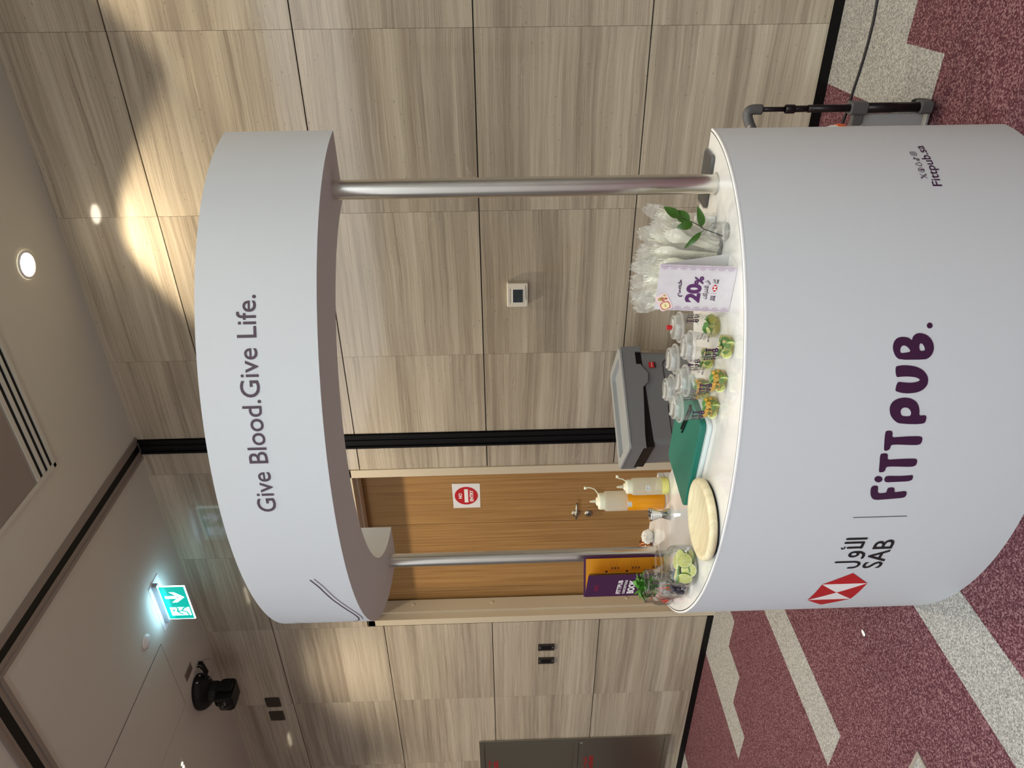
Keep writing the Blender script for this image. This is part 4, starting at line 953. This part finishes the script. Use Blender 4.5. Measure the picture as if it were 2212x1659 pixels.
# --- small vase with a leaf sprig
vs_ = thing('bud_vase', 'small clear glass bottle vase holding a leafy sprig', 'vase', (-.700, 1.847, Z)); off = (0, 0, 0)
b = MB(); b.lathe([(.0001, .002), (.022, .001), (.0255, .006), (.0255, .034), (.022, .044), (.011, .052), (.0085, .058), (.0085, .068), (.0105, .070), (.0095, .072), (.0070, .071)], 40); obj('glass_bottle', b, 'glass', vs_)
sg = thing('leaf_sprig', 'green leafy sprig standing in the small glass vase', 'plant', (-.700, 1.847, Z+.009))
L = lambda x, z, y=0: (x+.700, y, z-Z-.009)
b = MB(); b.tube([L(-.713, .870), L(-.702, .897), L(-.6925, .924), L(-.6830, .936), L(-.672, .957), L(-.662, .985), L(-.655, 1.0)], [.0016, .0016, .0015, .0014, .0012, .001, .0008], 7); b.tube([L(-.6925, .922), L(-.699, .928), L(-.703, .935)], .0009, 6); b.tube([L(-.688, .930), L(-.678, .93)], .0009, 6); obj('twig', b, 'stem', sg)
for a, c, w_, cu in ((L(-.657, .995), L(-.628, 1.040), .024, .1), (L(-.668, .966, -.002), L(-.640, 1.012), .030, -.15), (L(-.676, .957, -.002), L(-.684, 1.0, -.004), .024, .2), (L(-.684, .930), L(-.626, .951, -.004), .021, .25), (L(-.700, .930), L(-.745, .972, -.004), .016, .25)):
    b = MB(); leafmesh(b, a, c, w_, 0, cu, 10, nrm=(.35, -1, .15)); obj('leaf', b, 'leaf', sg)

# --- discount table sign
TL = thing('table_sign', 'lilac and white folded 20% discount sign on the counter edge', 'sign', (-.815, 1.755, Z)); off = TL.location
A0, B0 = Vector((-.888, 1.735, Z+.001)), Vector((-.751, 1.725, Z+.001))        # bottom front edge
back = Vector((.006, .076, 0)); apex = Vector((-.001, .030, .196))
def quad(P, th, mt, name):
    P = [Vector(p) for p in P]; nn = (P[1]-P[0]).cross(P[3]-P[0]).normalized()*th; m_ = MB()
    m_.add([tuple(p) for p in P]+[tuple(p-nn) for p in P], [(0, 1, 2, 3), (7, 6, 5, 4), (0, 4, 5, 1), (1, 5, 6, 2), (2, 6, 7, 3), (3, 7, 4, 0)]); return obj(name, m_, mt, TL, 0, off)
quad([A0, B0, B0+apex, A0+apex], .0008, 'sign_card', 'front_panel')
quad([B0+back, A0+back, A0+apex+Vector((0, .0012, 0)), B0+apex+Vector((0, .0012, 0))], .0008, 'paper', 'rear_panel')
quad([A0+Vector((0, .002, 0)), B0+Vector((0, .002, 0)), B0+back-Vector((0, .002, 0)), A0+back-Vector((0, .002, 0))], .0006, 'paper', 'base_panel')
ux = (B0-A0).normalized(); uy = apex.normalized(); nn = ux.cross(uy).normalized(); Wd = (B0-A0).length; Hh = apex.length
mp = flatmap(A0, ux, uy, nn)
cu = Wd/2
b = MB()
g20 = MB(); place(g20, fit(text2d('20', .06, .0030), cu-.042, cu+.015, .082, .122), mp, 0, .0010)
place(g20, fit(text2d('%', .06, .0020), cu+.013, cu+.038, .080, .104), mp, 0, .0014); obj('discount_figures', g20, 'plum_bright', TL, 0, off)
place(b, fit(text2d('\ufee2\ufebc\ufea7', .03, .0008), cu-.026, cu+.026, .129, .146), mp, 0, .0010)
place(b, fit(text2d('\ufe95\ufe8e\ufedb\ufe8d\ufeae\ufe98\ufeb7\ufefb\ufe8d \ufef0\ufee0\ufecb', .03, .0006), cu-.030, cu+.028, .061, .077), mp, 0, .0010)
g = fittpub(True); vs = g[0]; ax, bx, ay, by = min(p[0] for p in vs), max(p[0] for p in vs), min(p[1] for p in vs), max(p[1] for p in vs); s_ = .0165/(bx-ax)
place(b, ([(cu-.034+(p[0]-ax)*s_, .042+(p[1]-ay)*s_) for p in vs], g[1]), mp, 0, .0010)
obj('plum_lettering', b, 'purple', TL, 0, off)
b = MB(); R_, W_ = bank_hex(cu+.004, .048, .0058)
for P in R_: place(b, poly2d(P), mp, 0, .0010)
for P in W_: place(b, poly2d(P), mp, 1, .0010)
place(b, fit(text2d('SAB', .01, .0003), cu+.018, cu+.030, .041, .0465), mp, 2, .0010); place(b, xf(ALAWAL, .080, .100, cu+.024, .052, -.199, .45), mp, 2, .0010)
place(b, poly2d([(cu-.0125, .041), (cu-.0120, .041), (cu-.0120, .056), (cu-.0125, .056)]), mp, 2, .0010)
obj('bank_mark', b, ['red', 'white', 'black'], TL, 0, off)
b = MB()
for side in (0, 1):
    for k in range(8):
        v = .014+k*.0245; u = .001 if side == 0 else Wd-.001; s_ = 1 if side == 0 else -1
        if side == 0 and v > .17: continue
        for a in (-70, -35, 0, 35, 70):
            t = radians(a); P = [(u, v), (u+s_*.0125*cos(t+.20), v+.0115*sin(t+.20)), (u+s_*.0145*cos(t), v+.0135*sin(t)), (u+s_*.0125*cos(t-.20), v+.0115*sin(t-.20))]
            if side: P = P[::-1]
            place(b, poly2d(P), mp, 0, .0006)
obj('flower_border', b, 'sign_lilac', TL, 0, off)
b = MB()
def rot(P, c, a): return [(c[0]+(x*cos(a)-y*sin(a)), c[1]+(x*sin(a)+y*cos(a))) for x, y in P]
tc_, ta = (.024, .176), radians(28)
def rr(w_, h_, r_, n=4):
    P = []
    for cx, cy, s0 in ((w_/2-r_, h_/2-r_, 0), (-w_/2+r_, h_/2-r_, 90), (-w_/2+r_, -h_/2+r_, 180), (w_/2-r_, -h_/2+r_, 270)): P += arc(cx, cy, r_, r_, s0, s0+90, n)
    return P
place(b, poly2d(rot(rr(.052, .034, .007), tc_, ta)), mp, 0, .0010)
place(b, poly2d(rot(rr(.024, .026, .008), (tc_[0]-.0115*cos(ta), tc_[1]-.0115*sin(ta)), ta)), mp, 1, .0012); place(b, poly2d(rot(rr(.020, .022, .008), (tc_[0]-.0115*cos(ta), tc_[1]-.0115*sin(ta)), ta)), mp, 3, .0014)
place(b, poly2d(rot(rr(.009, .003, .0014), (tc_[0]-.0115*cos(ta), tc_[1]-.0115*sin(ta)), ta)), mp, 2, .0016)
rt = random.Random(9)
for q in range(26):
    dx, dy = rt.uniform(.004, .021), rt.uniform(-.011, .011)
    place(b, poly2d(rot(arc(dx, dy, .0028, .0022, 0, 360, 9)[:-1], tc_, ta)), mp, (1, 2, 3, 2, 1)[q % 5], .0012+q*.00001)
obj('meal_tray_print', b, ['pink_food', 'food_red', 'food_green', 'food_cream'], TL, 0, off)

# --- wrapped cutlery standing in a holder
hol = thing('cutlery_holder', 'clear holder full of wrapped cutlery behind the discount sign', 'container', (-.812, 1.905, Z))
b = MB(); b.prism(rr(.150, .080, .02, 5), 0, .003); b.prism(rr(.150, .080, .02, 5), .003, .105, caps=False); obj('holder_wall', b, 'clear_plastic', hol)
def make_pack(kind):
    t = thing('wrapped_cutlery', 'cream plastic cutlery sealed in crinkled clear film', 'cutlery', (0, 0, 0), 0, 'wrapped cutlery packs in the clear holder')
    rnd = random.Random(kind+11)
    b = MB()
    def blade(P, th=.0016, x=0, lean=0):
        k = len(P); m0 = [(x+u, -th/2, v) for u, v in P]+[(x+u, th/2, v) for u, v in P]
        b.add(m0, [tuple(range(k)), tuple(range(2*k-1, k-1, -1))]+[(i, k+i, k+(i+1) % k, (i+1) % k) for i in range(k)])
    blade([(-.005, .005), (.005, .005), (.004, .09), (-.004, .09)])
    blade([(-.004, .09), (.004, .09), (.012, .115), (.0125, .130), (-.0125, .130), (-.012, .115)])
    for q in range(4): xx = -.0125+q*.0068; blade([(xx, .130), (xx+.0045, .130), (xx+.0035, .165), (xx+.001, .165)])
    obj('fork', b, 'cutlery', t)
    b = MB()
    n = 14
    vsx = []
    for i in range(n+1):
        z = .006+.155*i/n; w_ = .0075+.001*i/n if z < .10 else .004+.013*sin(pi*min(1, (z-.10)/.061))**.7
        if i == n: w_ = .003
        dp = .004 if z < .10 else .004+.006*sin(pi*min(1, (z-.10)/.061))
        vsx += [(-w_, -.006, z), (0, -.006-dp*.6, z), (w_, -.006, z)]
    b.add(vsx, [(i*3+k, i*3+k+1, i*3+k+4, i*3+k+3) for i in range(n) for k in range(2)], 0, True)
    obj('spoon', b, 'cutlery', t)
    b = MB(); nx, nz = 10, 40
    for s_ in (-1, 1):
        vs = []
        for j in range(nz+1):
            fz = j/nz; hw = .016+.006*min(1, fz*1.6)-(.010*max(0, fz-.86)/.14)
            for i in range(nx+1):
                u = -1+2*i/nx; e = (1-u*u)
                q = rnd.uniform(-.0022, .0022)*(1 if fz < .75 else 1.8)
                vs.append((u*hw+rnd.uniform(-.001, .001), s_*(.007*e*(1 if fz < .85 else .5)+.0008)+q-.003, -.002+.200*fz+(rnd.uniform(-.012, .010) if j == nz else 0)))
        b.add(vs, [(j*(nx+1)+i, j*(nx+1)+i+1, (j+1)*(nx+1)+i+1, (j+1)*(nx+1)+i) for j in range(nz) for i in range(nx)], 0, True)
    obj('film_wrapper', b, 'film', t)
    return t
packs = [make_pack(0), make_pack(1)]
rnd = random.Random(21); cnt = [0, 0]
spots = []
for iy in range(3):
    for ix in range(9):
        spots.append((-.876+ix*.0160+rnd.uniform(-.003, .003), 1.880+iy*.024, ix, iy))
for (x, y, ix, iy) in spots:
    k = rnd.randint(0, 1); src = packs[k]
    o = src if cnt[k] == 0 else copy_tree(src); cnt[k] += 1
    fx = (ix-4)/4
    o.location = (x, y, Z+.0045); o.rotation_euler = (radians(-4*(iy-1)+rnd.uniform(-6, 6)), radians(17*fx+rnd.uniform(-8, 8)), radians(rnd.uniform(-40, 40)))
    s_ = rnd.uniform(1.0, 1.22); o.scale = (1.2, 1.2, s_)
# a few loose packs leaning out at the front
bgp = thing('plastic_bag', 'loose clear plastic bag of napkins beside the cutlery near the phone', 'bag', (-.728, 1.965, Z))
b = MB(); rnd = random.Random(4); nx, nz = 10, 12
for s_ in (-1, 1):
    vs = [((-1+2*i/nx)*.040+rnd.uniform(-.002, .002), s_*.016*(1-(-1+2*i/nx)**2)*(1-.5*j/nz)+rnd.uniform(-.003, .003), .0015+.085*j/nz+(0 if j else 0)) for j in range(nz+1) for i in range(nx+1)]
    b.add(vs, [(j*(nx+1)+i, j*(nx+1)+i+1, (j+1)*(nx+1)+i+1, (j+1)*(nx+1)+i) for j in range(nz) for i in range(nx)])
obj('film', b, 'film', bgp)
b = MB(); b.box((-.030, -.008, .001), (.030, .008, .060)); obj('napkins', b, 'tissue', bgp, .003)

# ================================================================== BEHIND THE COUNTER
bn = thing('step_bin', 'large grey plastic bin with a hinged lid by the stone wall', 'bin', (-2.043, 2.962, 0), atan2(.84, .55)); 
b = MB()
def taper(x0, x1, y0, y1, z0, z1, k):
    vs = []
    for z, s_ in ((z0, k), (z1, 1)):
        for x, y in rr(x1-x0, y1-y0, .03, 4): vs.append((x*s_, y*s_, z))
    n = len(vs)//2; return vs, [(i, (i+1) % n, n+(i+1) % n, n+i) for i in range(n)]+[tuple(range(n-1, -1, -1)), tuple(range(n, 2*n))]
v_, f_ = taper(-.250, .250, -.150, .150, .012, .775, .86); b.add(v_, f_, 0, False); obj('bin_body', b, 'grey_plastic', bn, .004)
for cx in (-.125, .105):
    b = MB(); P = [(cx+a, .52+c) for a, c in rr(.19, .30, .03, 5)]
    k = len(P); inn = [(cx+(p[0]-cx)*.91, .52+(p[1]-.52)*.945) for p in P]
    b.add([(x, -.1375-.0170*(z/.775), z) for x, z in P]+[(x, -.131-.0170*(z/.775), z) for x, z in inn], [(i, (i+1) % k, k+(i+1) % k, k+i) for i in range(k)], 0); obj('panel_groove', b, 'cart_grey', bn)  # darker grey stands in for the shade in the moulded recess
b = MB(); b.prism([(-.258, .756), (.255, .770), (.255, .800), (-.258, .800)], -.150, .150, 0, lambda a, c, y: (a, y, c)); obj('hinge_gap', b, 'dark_plastic', bn)
b = MB()
P = [(-.265, .870), (-.265, .796), (-.205, .796), (.045, .778), (.070, .752), (.118, .746), (.150, .770), (.168, .778), (.168, .800), (.236, .800), (.236, .770), (.265, .770), (.265, .870)]
b.prism(P, -.166, -.150, 0, lambda a, c, y: (a, y, c)); b.box((-.265, -.150, .806), (-.253, .160, .868)); b.box((.253, -.150, .786), (.265, .160, .868)); b.box((-.265, .148, .79), (.265, .160, .868)); b.box((-.253, -.150, .840), (.253, .148, .852))
ld_ = obj('lid', b, 'grey_plastic', bn, .003)
b = MB(); Po = rr(.536, .332, .035, 5); Pi = rr(.452, .248, .03, 5); k = len(Po)
b.add([(x, y-.003, .868) for x, y in Po]+[(x, y-.003, .878) for x, y in Po]+[(x, y-.003, .878) for x, y in Pi]+[(x, y-.003, .856) for x, y in Pi], [(i, (i+1) % k, k+(i+1) % k, k+i) for i in range(k)]+[(k+i, k+(i+1) % k, 2*k+(i+1) % k, 2*k+i) for i in range(k)]+[(2*k+i, 2*k+(i+1) % k, 3*k+(i+1) % k, 3*k+i) for i in range(k)]+[tuple(range(3*k, 4*k))], 0)
obj('lid_rim', b, 'light_grey_plastic', ld_, .002)
b = MB(); T = lambda v: v
b.box((.150, -.1575, .712), (.180, -.1540, .738), 0); b.box((.150, -.1578, .706), (.180, -.1540, .712), 1); obj('brand_label', b, ['red', 'black'], bn)
b = MB(); mp = flatmap((.149, -.1575, .718), (1, 0, 0), (0, 0, 1), (0, -1, 0)); place(b, poly2d(arc(.016, .007, .015, .010, 0, 360, 18)[:-1]), mp, 0, .0004); place(b, fit(text2d('Rubbermaid', .01), .004, .028, .004, .010), mp, 1, .0010); obj('label_mark', b, ['red', 'white'], bn)
b = MB(); b.box((-.12, -.20, .015), (.12, -.13, .030)); obj('foot_pedal', b, 'dark_plastic', bn, .003)

# folding cart with its telescopic handle
ct = thing('folding_cart', 'folding trolley with a dark tube handle beside the counter', 'cart', (-.66, 2.47, 0))
px = (.145, -.145)
for sx_ in px:
    b = MB(); b.tube([(sx_, 0, .060), (sx_, -.001, .27)], .0165, 16); b.tube([(sx_, -.001, .26), (sx_, -.002, .44)], .0125, 16); obj('outer_tube', b, 'cart_tube', ct)
    b = MB(); b.tube([(sx_, -.002, .42), (sx_, -.003, .505)], .0105, 16); b.tube([(sx_, -.003, .49), (sx_, -.004, .61)], .0078, 14); obj('inner_tube', b, 'cart_tube', ct)
    b = MB(); b.lathe([(.0135, .485), (.0145, .487), (.0145, .515), (.011, .517)], 18, 0, (sx_, -.003, 0)); obj('collar', b, 'cart_tube', ct)
    b = MB()
    for z in (.42, .435, .47, .495, .508): b.lathe([(.0001, .0005), (.0025, 0)], 8, 0, T=lambda v, z=z: (sx_+v[0], -.0165-v[2], z+v[1]))
    obj('pin_hole', b, 'black', ct)
    b = MB(); b.rbox((sx_-.020, -.022, .245), (sx_+.020, .026, .300), .010, 0, 4); b.box((sx_-.055 if sx_ > 0 else sx_, -.010, .250), (sx_ if sx_ > 0 else sx_+.055, .012, .285)); obj('bracket', b, 'cart_grey', ct, .003)
    b = MB(); b.rbox((sx_-.020, -.022, .028), (sx_+.020, .026, .068), .010, 0, 4); obj('lower_bracket', b, 'cart_grey', ct, .003)
    b = MB(); b.lathe([(.0001, -.011), (.026, -.011), (.033, -.008), (.033, .008), (.026, .011), (.0001, .011)], 28, 0, T=lambda v, sx_=sx_: (sx_+.001+v[2]*1.2, .045+v[0], .0335+v[1])); obj('wheel', b, 'dark_plastic', ct)
b = MB(); H_ = smoothline([(.145, -.004, .595), (.145, -.004, .625), (.136, -.006, .640), (.110, -.014, .636), (.060, -.03, .612), (0, -.036, .604), (-.060, -.03, .612), (-.110, -.014, .636), (-.136, -.006, .640), (-.145, -.004, .625), (-.145, -.004, .595)], 4)
b.tube(H_, .0165, 14); obj('grip', b, 'cart_grey', ct)
b = MB(); b.lathe([(.0001, .003), (.008, .002), (.009, 0)], 14, 0, T=lambda v: (.095+v[0], -.032-v[2], .634+v[1])); obj('release_button', b, 'alu', ct)
b = MB(); b.box((-.125, .002, .04), (.125, .012, .245)); obj('fold_plate', b, 'light_grey_plastic', ct, .003)
b = MB(); b.box((-.150, .012, .012), (.150, .070, .022)); obj('toe_plate', b, 'light_grey_plastic', ct, .002)
jg2 = thing('jug', 'white-topped container with an orange collar half hidden behind the trolley', 'container', (-.680, 2.640, 0))
b = MB(); b.lathe([(.0001, .003), (.062, .002), (.070, .012), (.070, .215)], 36); obj('container_body', b, 'light_grey_plastic', jg2)
b = MB(); b.lathe([(.070, .215), (.0745, .219), (.0745, .243), (.071, .247)], 36); obj('orange_collar', b, 'orange', jg2)
b = MB(); b.lathe([(.071, .247), (.070, .262), (.060, .288), (.038, .304), (.0001, .310)], 36); obj('white_cap', b, 'rim_white', jg2)

cb_ = MB(); cb_.tube(smoothline([(1.2, 2.95, .006), (.5, 3.06, .006), (-.10, 3.062, .006), (-.245, 3.054, .006), (-.314, 3.046, .006), (-.405, 3.049, .006), (-.486, 3.059, .006), (-.582, 3.079, .006), (-.661, 3.094, .006), (-.9, 3.15, .006), (-1.4, 3.22, .006)], 6), .0052, 8)
tag(obj('power_cable', cb_, 'cable'), 'thin black cable running over the carpet along the wall', 'cable')
sc2 = MB(); sc2.blob((-2.465, 1.906, .004), .014, 0, 10, 6, sq=(.7, 1.2, .25), jit=.1); tag(obj('paper_scrap', sc2, 'tissue'), 'tiny pale scrap lying on the burgundy carpet', 'scrap')
fb_ = thing('floor_box', 'steel-framed floor box with a carpet inlay at the picture edge', 'floor box', (-2.67, 1.29, 0)); off = fb_.location
b = MB(); x0, x1, y0, y1 = -2.820, -2.523, 1.14, 1.437
for lo, hi in (((x0, y0), (x1, y0+.014)), ((x0, y1-.014), (x1, y1)), ((x0, y0+.014), (x0+.014, y1-.014)), ((x1-.014, y0+.014), (x1, y1-.014))): b.box((*lo, 0), (*hi, .004))
obj('frame', b, 'alu', fb_, 0, off)
b = MB(); b.box((x0+.014, y0+.014, 0), (x1-.014, y1-.014, .003)); obj('inlay', b, 'carpet_light', fb_, 0, off)
